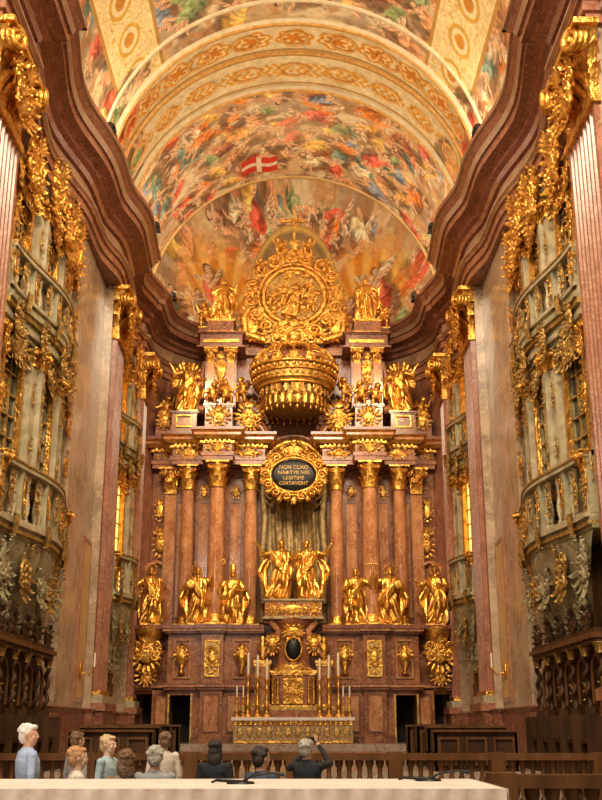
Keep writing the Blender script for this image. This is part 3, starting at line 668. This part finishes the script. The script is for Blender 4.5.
    alt.merge(rocaille(.7,1.0,551,5),T((s*5.8,45.5,14.4)))
    moulded_box(alt,s*3.3,44.9,14.1,15.3,1.2,1.1,RMB,'dark_red'); alt.merge(rocaille(.9,.9,555,6),T((s*3.3,44.3,14.25)))
    bx(2.6,4.0,45.0,46.8,15.3,18.2,RMB); 
    for xx in (2.85,3.75): bx(xx-.16,xx+.16,44.8,45.0,15.3,17.4,OM); alt.merge(capital_flat(.3,.15,.7,5),T((s*xx,44.95,17.4)))
    alt.merge(rocaille(.8,1.7,552,8),T((s*3.3,44.95,16.3)))
    alt.tube([(s*4.0,45.3,15.3),(s*4.6,45.3,15.4),(s*4.7,45.3,16.0),(s*4.2,45.3,16.6),(s*4.05,45.3,17.6)],[.25,.22,.2,.18,.12],RMB,8)
    moulded_box(alt,s*3.3,45.6,18.1,18.85,1.9,1.7,'dark_red','red_marble',.15); bx(2.5,4.1,44.7,44.76,18.35,18.5,'gold')
    moulded_box(alt,s*3.35,45.3,18.85,19.5,1.2,1.0,RMB,'gold',.06)
    moulded_box(alt,s*4.1,45.7,18.85,19.35,.55,.7,RMB,'gold',.06)
    alt.tube([(s*1.3,45.2,14.2),(s*1.7,45.2,14.9),(s*2.2,45.2,15.2),(s*2.5,45.2,16.2),(s*2.0,45.2,16.6)],[.28,.25,.22,.2,.16],RMB,8)
    alt.merge(rocaille(1.1,1.4,553,8),T((s*2.0,44.9,14.2)))
alt.box(-2.7,2.7,46.3,47,14.1,18.3,'dark_red'); alt.box(-3.2,3.2,46.0,47,18.2,18.9,'red_marble'); alt.box(-1.5,1.5,46.6,47.2,1.1,14.2,'dark_red')
ar=[(1.45*math.cos(pi*q/16),45.9,12.4+1.6*math.sin(pi*q/16)) for q in range(17)]; alt.tube(ar,.16,'gold',8); alt.tube([(1.2*p[0],45.8,12.4+(p[2]-12.4)*1.15) for p in ar],.14,RMB,8)
alt.box(-1.3,1.3,45.2,46.7,1.1,5.6,RMB)
alt.build('high_altar')
b=MB(); rows=[]
for i in range(26):
    z=6.0+6.9*i/25; row=[]
    for j in range(101):
        u=j/100; x=-1.5+3*u
        y=46.2+.14*math.sin(u*36+math.sin(z*.7)*1.5)+.14*math.sin(u*11+z*.8)+.05*math.sin(u*80+z)
        row.append((x,y,z+.2*math.sin(u*pi)*(i/25)))
    rows.append(row)
b.grid(rows,'curtain'); 
for s in(-1,1):
    for q in range(5): b.tube([(s*1.5,46.0,12.6-q*.25),(s*1.0,45.85,12.2-q*.3),(s*.35,45.95,12.7-q*.1)],[.1,.16,.05],'curtain',7)
    b.tube([(s*1.45,45.9,12.4),(s*1.25,45.9,10.5),(s*1.4,45.9,8.6),(s*1.3,45.9,6.8)],[.12,.16,.12,.14],'curtain',8)
b.build('draped_curtain')
b=MB(); cz=12.15
b.ell((0,0,0),(.98,.12,.70),'black_metal',24,12)
for k in range(28):
    a=2*pi*k/28; b.merge(leaf(.3,.42+.12*(k%2),.15),T((1.05*math.cos(a),-.02,.82*math.sin(a)))@RY(pi/2-a))
for r in (0,1): b.tube([((1.02+.12*r)*math.cos(2*pi*q/40),-.06+.03*r,(.76+.12*r)*math.sin(2*pi*q/40)) for q in range(41)],.07,'gold',6)
for s in(-1,1):
    for q in range(7):
        a=-1.3+q*.44; t=MB(); cscroll(t,(0,0,0),.22,0,1.4,1,.06); b.merge(t,T((s*1.22*math.cos(a),-.1,.98*math.sin(a)))@SC(s,1,1))
b.merge(rocaille(1.3,.7,600,7),T((0,-.1,.75)))
MC=T((0,44.6,cz)); par=b.build('inscription_cartouche',MC)
b2=MB(); b2.box(-.05,.05,0,1.6,-.1,.1,'gold'); o=b2.build('bracket',None,par)
for i,tx in enumerate(['NON CORO','NABITVR NISI','LEGITIME','CERTAVERIT']):
    cu=bpy.data.curves.new('lettering_%d'%i,'FONT'); cu.body=tx; cu.size=.225; cu.align_x='CENTER'; cu.extrude=.01; cu.materials.append(MATS['gold_dull'])
    o=bpy.data.objects.new('lettering_%d'%i,cu); SCN.collection.objects.link(o); o.parent=par; o.matrix_local=T((0,-.16,.25-i*.235))@RX(pi/2)
# crown canopy
b=MB()
b.lathe([(1.15,.15),(1.38,.2),(1.36,.6),(1.4,1.1)],(0,0,0),'gold_dull',64,fn=lambda a,z:1+.04*math.sin(20*a))
for k in range(30):
    a=2*pi*k/30; M=T((1.44*math.cos(a),1.44*math.sin(a),.62))@RZ(a+pi/2)@RX(pi)
    b.merge(leaf(.24,.55,-.03),M); b.ell((1.44*math.cos(a),1.44*math.sin(a),.05-.06*(k%2)),(.045,.045,.1),'gold',8,6)
for k in range(30):
    a=2*pi*(k+.5)/30; b.merge(leaf(.26,.6,-.03,'gold_dull'),T((1.5*math.cos(a),1.5*math.sin(a),1.15))@RZ(a+pi/2)@RX(pi))
    if k%3==0: b.merge(rocaille(.5,.6,760+k,5),RZ(a)@T((0,-1.5,.6)))
for z,r,t in ((1.1,1.6,.07),(1.28,1.76,.06),(1.62,1.88,.05),(1.95,1.94,.06),(.6,1.44,.045)): b.tube([(r*math.cos(2*pi*q/60),r*math.sin(2*pi*q/60),z) for q in range(61)],t,'gold',6)
b.lathe([(1.5,1.08),(1.72,1.2),(1.8,1.4),(1.82,1.7),(1.88,1.95),(1.7,1.98),(1.6,1.6),(1.3,1.3)],(0,0,0),'gold_dull',64)
for k in range(40):
    a=2*pi*k/40; b.ell((1.88*math.cos(a),1.88*math.sin(a),1.79),(.09,.09,.11),'gold',8,6); b.ell((1.82*math.cos(a+.08),1.82*math.sin(a+.08),1.44),(.07,.07,.07),'gold',7,5)
    b.ell((1.96*math.cos(a),1.96*math.sin(a),2.05),(.05,.05,.09),'gold',6,5)
for k in range(16):
    a=2*pi*k/16
    b.merge(leaf(.45,.5,.14),RZ(a)@T((0,-1.88,1.95))); b.merge(rocaille(.45,.42,700+k,4),RZ(a)@T((0,-1.9,1.9)))
    b.tube([(1.87*math.cos(a),1.87*math.sin(a),2.0),(1.84*math.cos(a),1.84*math.sin(a),2.4),(1.5*math.cos(a),1.5*math.sin(a),2.82),(1.0*math.cos(a),1.0*math.sin(a),3.0),(.6*math.cos(a),.6*math.sin(a),3.1),(.38*math.cos(a),.38*math.sin(a),3.3)],[.05,.06,.06,.055,.05,.05],'gold',6)
    for q in range(9):
        t=q/8; rr=1.85*(1-t)**.75+.4*t; b.ell((rr*math.cos(a),rr*math.sin(a),2.15+1.1*t**.75+.07),.055,'gold',6,5)
b.lathe([(1.6,1.9),(1.35,2.3),(1.1,2.6),(.7,2.85),(.35,3.0)],(0,0,0),'dark_red',32)
b.lathe([(.36,3.1),(.5,3.25),(.42,3.4),(.2,3.5),(.3,3.65),(.34,3.8),(.2,3.95),(.05,4.05)],(0,0,0),'gold',16)
b.tube([(0,0,2),(0,.8,2.6),(0,2.0,2.8)],.1,'black_metal',6)
b.build('crown_canopy',T((0,44.5,14.85)))
# glory
b=MB()
b.lathe([(1.35,0),(1.35,.1)],(0,0,0),'gold_dull',40); b.v=[(x,z-.05,y) for x,y,z in b.v]
for rr,tt in((1.4,.13),(1.62,.08)): b.tube([(rr*math.cos(2*pi*q/48),-.1,rr*math.sin(2*pi*q/48)) for q in range(49)],tt,'gold',7)
rg=random.Random(9)
for k in range(45):
    a=rg.uniform(0,2*pi); q=rg.uniform(.4,1.25); b.ell((q*math.cos(a),-.06,q*math.sin(a)),(rg.uniform(.12,.28),.09,rg.uniform(.1,.2)),'gold',8,6)
for k in range(40):
    a=2*pi*k/40; b.tube([(1.7*math.cos(a),0,1.7*math.sin(a)),((2.05+.15*(k%2))*math.cos(a),-.02,(2.05+.15*(k%2))*math.sin(a))],[.07,.02],'gold',5)
for k in range(16):
    a=2*pi*k/16+.1
    t=MB(); cscroll(t,(0,0,0),.33,0,1.5,1,.09); b.merge(t,T((1.95*math.cos(a),-.12,1.95*math.sin(a)))@SC(1 if math.cos(a)>0 else -1,1,1)@RY(-a))
    b.merge(leaf(.5,.75,.25),T((1.65*math.cos(a),-.1,1.65*math.sin(a)))@RY(pi/2-a))
for k in range(10): a=2*pi*k/10; b.merge(rocaille(.9,.8,720+k,5),T((1.85*math.cos(a),-.1,1.85*math.sin(a)-.35)))
b.merge(V[0],T((-.25,-.3,-1.0))@RY(.25)@SC(1.6,1.1,1.6)); b.merge(PUT[0],T((-.95,-.25,-.5))@SC(.75,.75,.75)); b.merge(PUT[1],T((.75,-.25,-.85))@SC(.8,.8,.8)); b.merge(PUT[2],T((.6,-.2,.1))@SC(.6,.6,.6))
for k in range(30):
    a=2*pi*k/30; b.tube([(.5*math.cos(a),-.02,.2+.5*math.sin(a)),(1.3*math.cos(a),-.06,1.3*math.sin(a))],[.06,.02],'gold',4)
b.merge(rocaille(3.4,1.3,730,9),T((0,-.1,-2.55))); 
for s in(-1,1): 
    b.merge(rocaille(1.2,2.2,733,8),T((s*1.9,0,-2.3))); b.tube([(s*1.3,0,-2.2),(s*2.2,0,-1.9),(s*2.3,0,-1.0),(s*1.9,0,-.4)],[.2,.22,.2,.1],'gold',8)
    b.merge(PUT[2],T((s*1.75,-.2,-.2))@SC(.9,.9,.9)); b.merge(PUT[0],T((s*1.5,-.2,1.1))@SC(.8,.8,.8))
b.merge(rocaille(2.0,1.1,731,8),T((0,-.1,1.6)))
for s in(-1,1): b.merge(PUT[0 if s<0 else 1],T((s*.65,-.2,2.0))@SC(.95,.95,.95))
b.box(-.15,.15,-.15,.15,2.3,2.75,'gold'); b.box(-.05,.05,-.05,.05,2.7,4.6,'gold'); b.box(-.6,.6,-.05,.05,3.85,3.97,'gold'); b.merge(rocaille(.5,.5,732,3),T((0,-.05,3.6)))
b.box(-1.2,1.2,.0,.4,-2.3,-1.2,'gold_dull')
b.build('gilded_glory',T((0,45.6,20.95))@SC(1.02,1,1.0))
# tabernacle
b=MB()
b.box(-2.3,2.3,43.6,44.3,1.1,2.35,'red_marble'); b.box(-2.35,2.35,43.65,44.0,2.35,2.5,'gold_dull')
moulded_box(b,0,44.3,2.35,3.9,1.7,1.0,'red_marble','gold',.1)
for s in(-1,1):
    for xx in(.62,.82): b.lathe([(.07,0),(.06,.1),(.06,.9),(.09,1.0)],(s*xx,43.65,2.6),'gold',10)
    moulded_box(b,s*1.25,44.3,2.35,4.3,.6,.7,'orange_marble','gold',.06); b.lathe([(.05,0),(.18,.1),(.08,.25),(.24,.5),(.1,.75),(.14,.85),(.02,1.0)],(s*1.25,44.1,4.3),'gold',12)
    b.tube([(s*1.3,44.2,4.2),(s*1.15,44.2,4.7),(s*.75,44.2,4.8),(s*.62,44.2,5.5),(s*.95,44.2,5.9)],[.16,.18,.16,.14,.16],'orange_marble',8)
    b.merge(rocaille(.6,.9,740,5),T((s*.85,44.0,4.5)))
b.box(-.4,.4,43.72,43.8,2.6,3.6,'gold'); b.merge(rocaille(.7,.8,741,6),T((0,43.7,2.7)))
b.lathe([(.85,0),(.7,.1),(.62,.5),(.7,1.0),(.55,1.4),(.5,1.6),(.7,1.8),(.95,1.95),(1.0,2.1)],(0,44.4,3.9),'red_marble',24,sy=.6,fn=lambda a,z:1+.04*math.cos(4*a))
b.ell((0,43.95,4.75),(.3,.1,.42),'black_metal',16,10); b.tube([(.34*math.cos(q*pi/10),43.9,4.75+.47*math.sin(q*pi/10)) for q in range(21)],.05,'gold',6)
b.merge(rocaille(1.0,.7,742,6),T((0,43.95,5.1))); b.merge(rocaille(1.7,.6,743,7),T((0,43.75,3.65)))
moulded_box(b,0,44.4,5.95,6.75,2.35,1.0,'orange_marble','stone_light',.08); b.merge(rocaille(1.4,.6,744,6),T((0,43.85,6.05)))
for s in(-1,1): b.merge(rocaille(.5,.6,745,5),T((s*.85,43.85,6.05)))
b.build('tabernacle')
b=MB(); b.box(-2.25,2.25,42.4,43.5,1.1,1.95,'red_marble'); b.box(-2.3,2.3,42.33,42.4,1.15,1.9,'lace'); b.box(-2.38,2.38,42.28,43.58,1.95,2.07,'white_cloth')
for k in range(24): x=-2.2+4.4*k/23; b.merge(leaf(.2,.2,.01,'gold'),T((x,42.3,1.95))@RX(pi))
for k in range(12): x=-2.05+4.1*k/11; b.ell((x,42.32,1.5),(.12,.02,.2),'gold_dull',10,6)
b.box(-2.3,2.3,42.3,42.35,1.12,1.2,'gold'); b.build('altar_table')
b=MB(); b.lathe([(.21,0),(.19,.06),(.08,.14),(.07,.3),(.13,.38),(.06,.48),(.055,.85),(.12,.95),(.055,1.05),(.065,1.2),(.17,1.27),(.04,1.3)],(0,0,0),'gold',12); b.lathe([(.05,1.28),(.045,1.95),(.01,1.98)],(0,0,0),'candle_wax',8)
cm=b.mesh('candlestick')
for s in(-1,1):
    for k,xx in enumerate((1.05,1.42,1.8)): inst(cm,'altar_candlestick',T((s*xx,43.42,2.07))@SC(1,1,1.15+.06*k))
for s in(-1,1):
    for xx in (1.95,2.2): inst(cm,'altar_candlestick',T((s*xx,42.7,2.07))@SC(.6,.6,.6))
def st(me,name,x,y,z,h,rz=0,mir=1): inst(me,name,T((x,y,z+.03*h))@RZ(rz)@SC(h*mir,h,h))
H=2.42
st(VM[4],'gilded_saint_statue',-5.98,44.55,5.72,H,.2); st(VM[0],'gilded_saint_statue',-4.0,44.45,5.72,H,.1); st(VM[1],'gilded_saint_statue',-2.55,44.5,5.72,H*.95,0)
st(VM[3],'gilded_saint_statue',2.6,44.5,5.72,H*.98,-.1,1); st(VM[0],'gilded_saint_statue',4.05,44.45,5.72,H,0,-1); st(VM[2],'gilded_saint_statue',5.98,44.55,5.72,H,-.3)
st(PETER.mesh('saint_peter'),'gilded_saint_statue',-.68,44.35,6.75,2.5,.25); st(PAUL.mesh('saint_paul'),'gilded_saint_statue',.72,44.35,6.75,2.5,-.25)
st(VM[5],'gilded_angel_statue',-4.75,45.1,15.1,2.4,.2); st(VM[5],'gilded_angel_statue',4.75,45.1,15.1,2.4,-.2,-1)
st(VM[3],'gilded_saint_statue',-3.3,45.2,19.5,2.2,.1); st(VM[2],'gilded_saint_statue',3.3,45.2,19.5,2.2,-.1,-1)
def pt(k,x,y,z,h,rz=0): inst(PM[k],'gilded_putto_statue',T((x,y,z))@RZ(rz)@SC(h,h,h))
for s in(-1,1):
    pt(0,s*4.1,45.55,19.35,1.3); pt(1,s*5.8,45.8,14.9,1.25,s*.2); pt(2,s*3.0,44.6,15.3,1.2,-s*.4); pt(0,s*2.3,44.9,15.55,1.2,s*.5); pt(1,s*3.65,44.6,15.3,1.1,s*.2)
b=MB(); b.box(-.06,.06,-.06,0,-.2,.3,'gold'); b.tube([(0,0,0),(0,-.3,-.1),(0,-.45,.1)],.03,'gold',6); b.lathe([(.03,0),(.09,.04),(.03,.06)],(0,-.45,.1),'gold',8); b.lathe([(.03,.16),(.025,.6)],(0,-.45,0),'candle_wax',8)
b.ell((0,-.03,.05),(.2,.05,.3),'gold'); sm2=b.mesh('sconce')
for s in(-1,1):
    inst(sm2,'wall_candle_sconce',T((s*6.9,35.2,3.4))@RZ(-s*pi/2))
b=MB(); b.lathe([(.12,0),(.17,.1),(.17,.42),(.1,.5)],(0,0,0),'black_metal',14); b.v=[(x,-z,y+.22) for x,y,z in b.v]; b.box(-.05,.05,-.3,.0,-.02,.12,'black_metal'); b.box(-.2,.2,-.35,.05,-.02,.02,'black_metal')
spm=b.mesh('spotlight')
for s in(-1,1):
    for yy,xx in((24.5,5.95),(30,6.0),(37,5.4),(43.9,5.5)): inst(spm,'cornice_spotlight',T((s*xx,yy,20.13))@RZ(pi))
# ------------------------------------------------------------ foreground rails, pews, table
def rail(x0,x1,y,z0,h,mat,name):
    b=MB(); n=int((x1-x0)/.22); bl=baluster(h-.3,mat)
    b.box(x0,x1,y-.14,y+.14,z0,z0+.16,mat); b.box(x0,x1,y-.17,y+.17,z0+h-.14,z0+h,mat)
    for i in range(n): b.merge(bl,T((x0+(x1-x0)*(i+.5)/n,y,z0+.16)))
    k=max(2,int((x1-x0)/2)+1)
    for i in range(k): x=x0+(x1-x0)*i/(k-1); b.box(x-.15,x+.15,y-.18,y+.18,z0,z0+h+.02,mat)
    b.build(name)
rail(-6.6,6.6,24.0,0,1.12,'wood_brown','communion_rail'); rail(2.35,6.4,12.6,0,1.12,'wood_brown','communion_rail')
def bench(name,x0,x1,y,z0,hh):
    b=MB(); b.box(x0,x1,y,y+.1,z0,z0+hh,'wood_dark'); b.box(x0-.05,x1+.05,y-.1,y+.35,z0+hh,z0+hh+.06,'wood_brown'); b.box(x0,x1,y+.1,y+.6,z0+.4,z0+.46,'wood_brown'); b.box(x0,x1,y+.6,y+.68,z0,z0+hh*.9,'wood_dark')
    n=max(2,int((x1-x0)/.7))
    for i in range(n): w=(x1-x0)/n; panel(b,x0+w*i+.08,x0+w*(i+1)-.08,z0+.15,z0+hh-.12,y,'wood_brown')
    for x in(x0,x1-.06): b.box(x,x+.06,y,y+.68,z0,z0+hh,'wood_dark')
    b.build(name)
for s in(-1,1):
    for yy,z0,hh in((28.1,.6,.95),(29.5,.6,1.05),(32,.6,1.1),(34.6,.6,1.1)):
        bench('choir_bench',min(s*3.6,s*5.7),max(s*3.6,s*5.7),yy,z0,hh)
b=MB(); x0,x1,y0,y1=-5.2,1.9,10.0,12.0
b.box(x0+.15,x1-.15,y0+.15,y1-.15,0,1.02,'stone_light')
b.box(x0,x1,y0,y1,1.02,1.1,'white_cloth')
rows=[[(x0+(x1-x0)*j/120,y0-.02+.02*math.sin(j*1.7+i),1.1-i*.09) for j in range(121)] for i in range(6)]
b.grid(rows,'white_cloth'); b.grid([[(x1+.02+.02*math.sin(j*1.9),y0+(y1-y0)*j/30,1.1-i*.09) for j in range(31)] for i in range(6)],'white_cloth')
b.box(x0,x1,y0-.03,y0+.02,.60,.66,'gold_dull'); b.build('altar_table_with_cloth')
b=MB()
b.lathe([(.13,0),(.12,.02),(.03,.03)],(0,0,0),'black_metal',14); b.tube([(0,0,.02),(.1,0,.07),(.3,.02,.10),(.42,.02,.08)],[.012,.01,.01,.022],'black_metal',8); b.tube([(0,0,.02),(-.25,.05,.03),(-.3,.1,.01)],[.02,.015,.01],'black_metal',6); b.box(-.14,.06,-.1,.1,0,.03,'black_metal')
mm=b.mesh('mic'); inst(mm,'desk_microphone',T((-.5,10.9,1.1))); inst(mm,'desk_microphone',T((1.4,11.5,1.1)))
# ------------------------------------------------------------ people
def hand(side):
    b=MB(); b.ell((0,0,-.045),(.038,.016,.048),'skin',10,8)
    for k,(x,L) in enumerate(((-.028,.066),(-.010,.076),(.009,.070),(.027,.054))):
        b.tube([(x,0,-.075),(x*1.1,-.006,-.075-L*.45),(x*1.1,-.022,-.075-L*.8),(x*1.05,-.036,-.075-L)],[.0095,.009,.008,.007],'skin',7)
    b.tube([(side*.03,-.004,-.03),(side*.052,-.016,-.055),(side*.055,-.028,-.085)],[.012,.0105,.008],'skin',7)
    b.tube([(0,0,.03),(0,0,-.01)],[.026,.028],'skin',8)
    return remesh(b,.0045,0)
HAND={-1:hand(1),1:hand(-1)}
def person(name,x,y,h,face,shirt,trs,hair,sit=False,long=False,arms=None,turn=0,skin='skin',seat=.46,cam=False,tilt=0,wd=1.08):
    k=h/1.7; pz=.92
    b=MB(); 
    dz=(seat+.10-pz*k)/k if sit else 0
    rows=[]
    for z,rx,ry,cy in ((.86,.15,.11,0),(.92,.175,.12,0),(1.0,.165,.115,0),(1.1,.15,.105,-.01),(1.22,.17,.115,-.01),(1.33,.185,.11,0),(1.41,.165,.085,.01),(1.455,.09,.06,.015),(1.48,.06,.055,.01)):
        rows.append([(rx*wd*math.cos(2*pi*j/24),cy+ry*wd*math.sin(2*pi*j/24),z+dz) for j in range(24)])
    b.grid(rows,shirt,True,cu=True); b.add(rows[0],[tuple(range(24))[::-1]],shirt); b.add(rows[-1],[tuple(range(24))],shirt)
    for s in(-1,1):
        hip=(s*.09,0,.90+dz)
        if sit: knee=(s*.12,-.44,seat/k+.06); ank=(s*.12,-.42,.09)
        else: knee=(s*.10,-.02,.49); ank=(s*.10,.02,.09)
        b.tube([hip,knee,ank],[.095,.062,.042],trs,10); b.ell(knee,.062,trs,10,8)
        b.ell((ank[0],ank[1]-.06,.045),(.045,.125,.045),trs,10,6)
    hnds=[]
    for s in(-1,1):
        S=Vector((s*.172*wd,.01,1.395+dz)); 
        if arms: E=Vector(arms[s][0])+Vector((0,0,dz)); W=Vector(arms[s][1])+Vector((0,0,dz))
        elif sit: E=Vector((s*.24,-.02,1.12+dz)); W=Vector((s*.13,-.24,.98+dz))
        else: E=Vector((s*.245,.02,1.12)); W=Vector((s*.22,-.06,.87))
        b.tube([S,E],[.058,.046],shirt,10); b.ell(S,.064,shirt,10,8); b.ell(E,.046,shirt,10,8); b.tube([E,W],[.044,.03],shirt,10); hnds.append((s,E,W))
    body=remesh(b,.014,2)
    out=MB(); out.merge(body)
    out.m=[]
    for f in body.f:
        c=[sum(body.v[i][q] for i in f)/len(f) for q in range(3)]
        if c[2]<.085: out.m.append('cloth_black')
        elif c[2]<.93+dz and not (abs(c[0])>.2 and not sit): out.m.append(trs)
        else: out.m.append(shirt)
    for s,E,W in hnds:
        d=(W-E).normalized(); q=Vector((0,0,-1)).rotation_difference(d).to_matrix().to_4x4()
        out.merge(HAND[s],T(W+d*.01)@q,skin)
    hd=MB(); hz=1.60
    hd.tube([(0,.01,1.43),(0,0,1.54)],[.06,.052],skin,12)
    hd.ell((0,.012,hz+.02),(.074,.092,.095),skin,18,14); hd.ell((0,-.025,hz-.045),(.055,.06,.06),skin,14,10); hd.ell((0,-.055,hz-.088),(.022,.02,.018),skin)
    hd.tube([(0,-.078,hz+.02),(0,-.098,hz-.018),(0,-.088,hz-.028)],[.009,.014,.012],skin,7)
    for s in(-1,1): hd.ell((s*.076,.012,hz-.0),(.01,.02,.03),skin,8,8); hd.ell((s*.03,-.076,hz+.03),(.022,.01,.007),skin,8,6); hd.ell((s*.035,-.066,hz-.02),(.02,.016,.02),skin,8,6)
    head=remesh(hd,.0065,1); o2=MB(); o2.merge(head,None,skin)
    for s in(-1,1): o2.ell((s*.029,-.076,hz+.012),(.013,.009,.009),'eye_white',8,6); o2.ell((s*.029,-.084,hz+.012),(.006,.004,.006),'eye_dark',8,6)
    o2.ell((0,-.086,hz-.056),(.024,.008,.007),'lips',10,6)
    hr=MB(); hr.ell((0,.03,hz+.045),(.084,.088,.086),hair,18,12); hr.ell((0,.055,hz-.01),(.078,.06,.08),hair,16,10); hr.ell((0,-.045,hz+.085),(.06,.04,.03),hair)
    for s in(-1,1): hr.ell((s*.068,.02,hz+.035),(.018,.04,.04),hair)
    rr=random.Random(int(x*100)+3)
    for q in range(26):
        a=rr.uniform(0,2*pi); e=rr.uniform(0,1.3); hr.ell((.08*math.cos(a)*math.cos(e),.035+.085*math.sin(a)*math.cos(e) if math.sin(a)>-.3 else .035,hz+.04+.08*math.sin(e)),(.02,.022,.018),hair,7,5)
    if long:
        hr.ell((0,.06,hz-.1),(.09,.05,.12),hair)
        for s in(-1,1): hr.ell((s*.07,.02,hz-.06),(.025,.045,.09),hair)
    rh=remesh(hr,.009,0); o2.merge(rh,None,hair)
    out.merge(o2,T((0,0,dz))@T((0,0,1.5))@RZ(turn)@RX(tilt)@SC(1.08,1.08,1.08)@T((0,0,-1.5)))
    if cam:
        cpt=(hnds[0][2]+hnds[1][2])/2+Vector((0,-.05,.08)); out.box(cpt.x-.06,cpt.x+.06,cpt.y-.02,cpt.y+.02,cpt.z-.035,cpt.z+.035,'black_metal')
    out.build(name,T((x,y,0))@RZ(face)@SC(k,k,k))
AW=pi
person('elderly_man_in_blue_shirt',-2.93,12.3,1.63,pi/2+.5,'shirt_blue','trousers_dark','hair_white',turn=-.6,wd=1.2)
person('seated_woman',-2.46,12.75,1.7,AW-1.2,'cloth_beige','cloth_brown','hair_red',sit=True,skin='skin_pale',seat=.50)
person('standing_man',-2.95,15.2,1.54,AW-.8,'cloth_grey','trousers_dark','hair_brown')
person('standing_woman',-2.15,12.95,1.51,pi/2-.3,'cloth_teal','cloth_brown','hair_blond',turn=-.1,skin='skin_pale')
person('seated_woman',-1.92,12.7,1.68,AW+.6,'cloth_brown','cloth_navy','hair_brown',sit=True,long=True,seat=.48)
person('seated_man',-1.58,12.75,1.72,AW,'cloth_grey','trousers_dark','hair_grey',sit=True,seat=.50)
person('standing_man',-1.75,15.0,1.54,AW+.5,'cloth_beige','trousers_dark','hair_brown')
person('standing_woman',-.9,12.9,1.46,AW-.2,'cloth_black','cloth_black','hair_black',long=True)
person('seated_woman',-.36,12.75,1.7,AW-.8,'cloth_navy','cloth_black','hair_black',sit=True,seat=.50)
person('woman_taking_photo',.16,12.8,1.47,AW-.1,'cloth_black','cloth_black','hair_grey',arms={-1:((-.3,-.16,1.42),(-.13,-.3,1.66)),1:((.26,-.2,1.36),(-.0,-.34,1.62))},cam=True,tilt=-.15,turn=-.3)
b=MB(); b.box(-3.0,.1,12.5,12.95,.42,.46,'wood_brown'); b.box(-3.0,.1,12.32,12.38,.0,.9,'wood_dark'); 
for x in(-3.0,-1.45,.04): b.box(x,x+.06,12.38,12.95,0,.42,'wood_dark')
b.build('pew')
# ------------------------------------------------------------ lights
w=bpy.data.worlds.new('World'); SCN.world=w; w.use_nodes=True; bg=w.node_tree.nodes['Background']; bg.inputs[0].default_value=(1,.80,.54,1); bg.inputs[1].default_value=.46
def area(name,loc,tgt,sx,sy,e,col=(1,.82,.58)):
    d=bpy.data.lights.new(name,'AREA'); d.shape='RECTANGLE'; d.size=sx; d.size_y=sy; d.energy=e; d.color=col
    o=bpy.data.objects.new(name,d); SCN.collection.objects.link(o); o.location=loc
    o.rotation_euler=(Vector(tgt)-Vector(loc)).to_track_quat('-Z','Y').to_euler()
def spot(name,loc,tgt,e,ang,col=(1,.75,.43),r=.15):
    d=bpy.data.lights.new(name,'SPOT'); d.energy=e; d.spot_size=ang; d.spot_blend=.6; d.color=col; d.shadow_soft_size=r
    o=bpy.data.objects.new(name,d); SCN.collection.objects.link(o); o.location=loc
    o.rotation_euler=(Vector(tgt)-Vector(loc)).to_track_quat('-Z','Y').to_euler()
area('dome_window_light',(0,6,27),(0,44,10),10,6,8800,(1,.85,.62))
area('visitor_fill_light',(-7,3,13),(-1,13,1),3,5,1000,(1,.9,.75))  # added fill behind the camera to brighten the visitors, not a window
for s in(-1,1):
    for yy in(24,31,38.5,43): area('vault_fill_light',(s*5.9,yy,20.35),(s*1.5,yy,27),.4,3.5,205,(1,.84,.6))  # added strip lights without fixtures, put along the cornice to brighten the vault
    spot('spot_beam',(s*5.5,30,20.4),(-s*1.5,45,13),6400,.9)
    spot('spot_beam',(s*5.4,37.2,20.4),(-s*2,45,6),5200,1.0)
    spot('spot_beam',(s*5.8,24.5,20.4),(-s*7,31,11),3600,1.3,(1,.85,.62))
    spot('spot_beam',(s*5.0,14,20.4),(-s*7,27,9),3800,.9,(1,.85,.62))
cam=bpy.data.cameras.new('Camera'); co=bpy.data.objects.new('Camera',cam); SCN.collection.objects.link(co)
co.location=(0,0,1.6); co.rotation_euler=(math.radians(90+17.4),0,-.0071); cam.sensor_fit='VERTICAL'; cam.sensor_height=24; cam.lens=1053/800*24; cam.clip_end=500
SCN.camera=co
SCN.view_settings.view_transform='Standard'
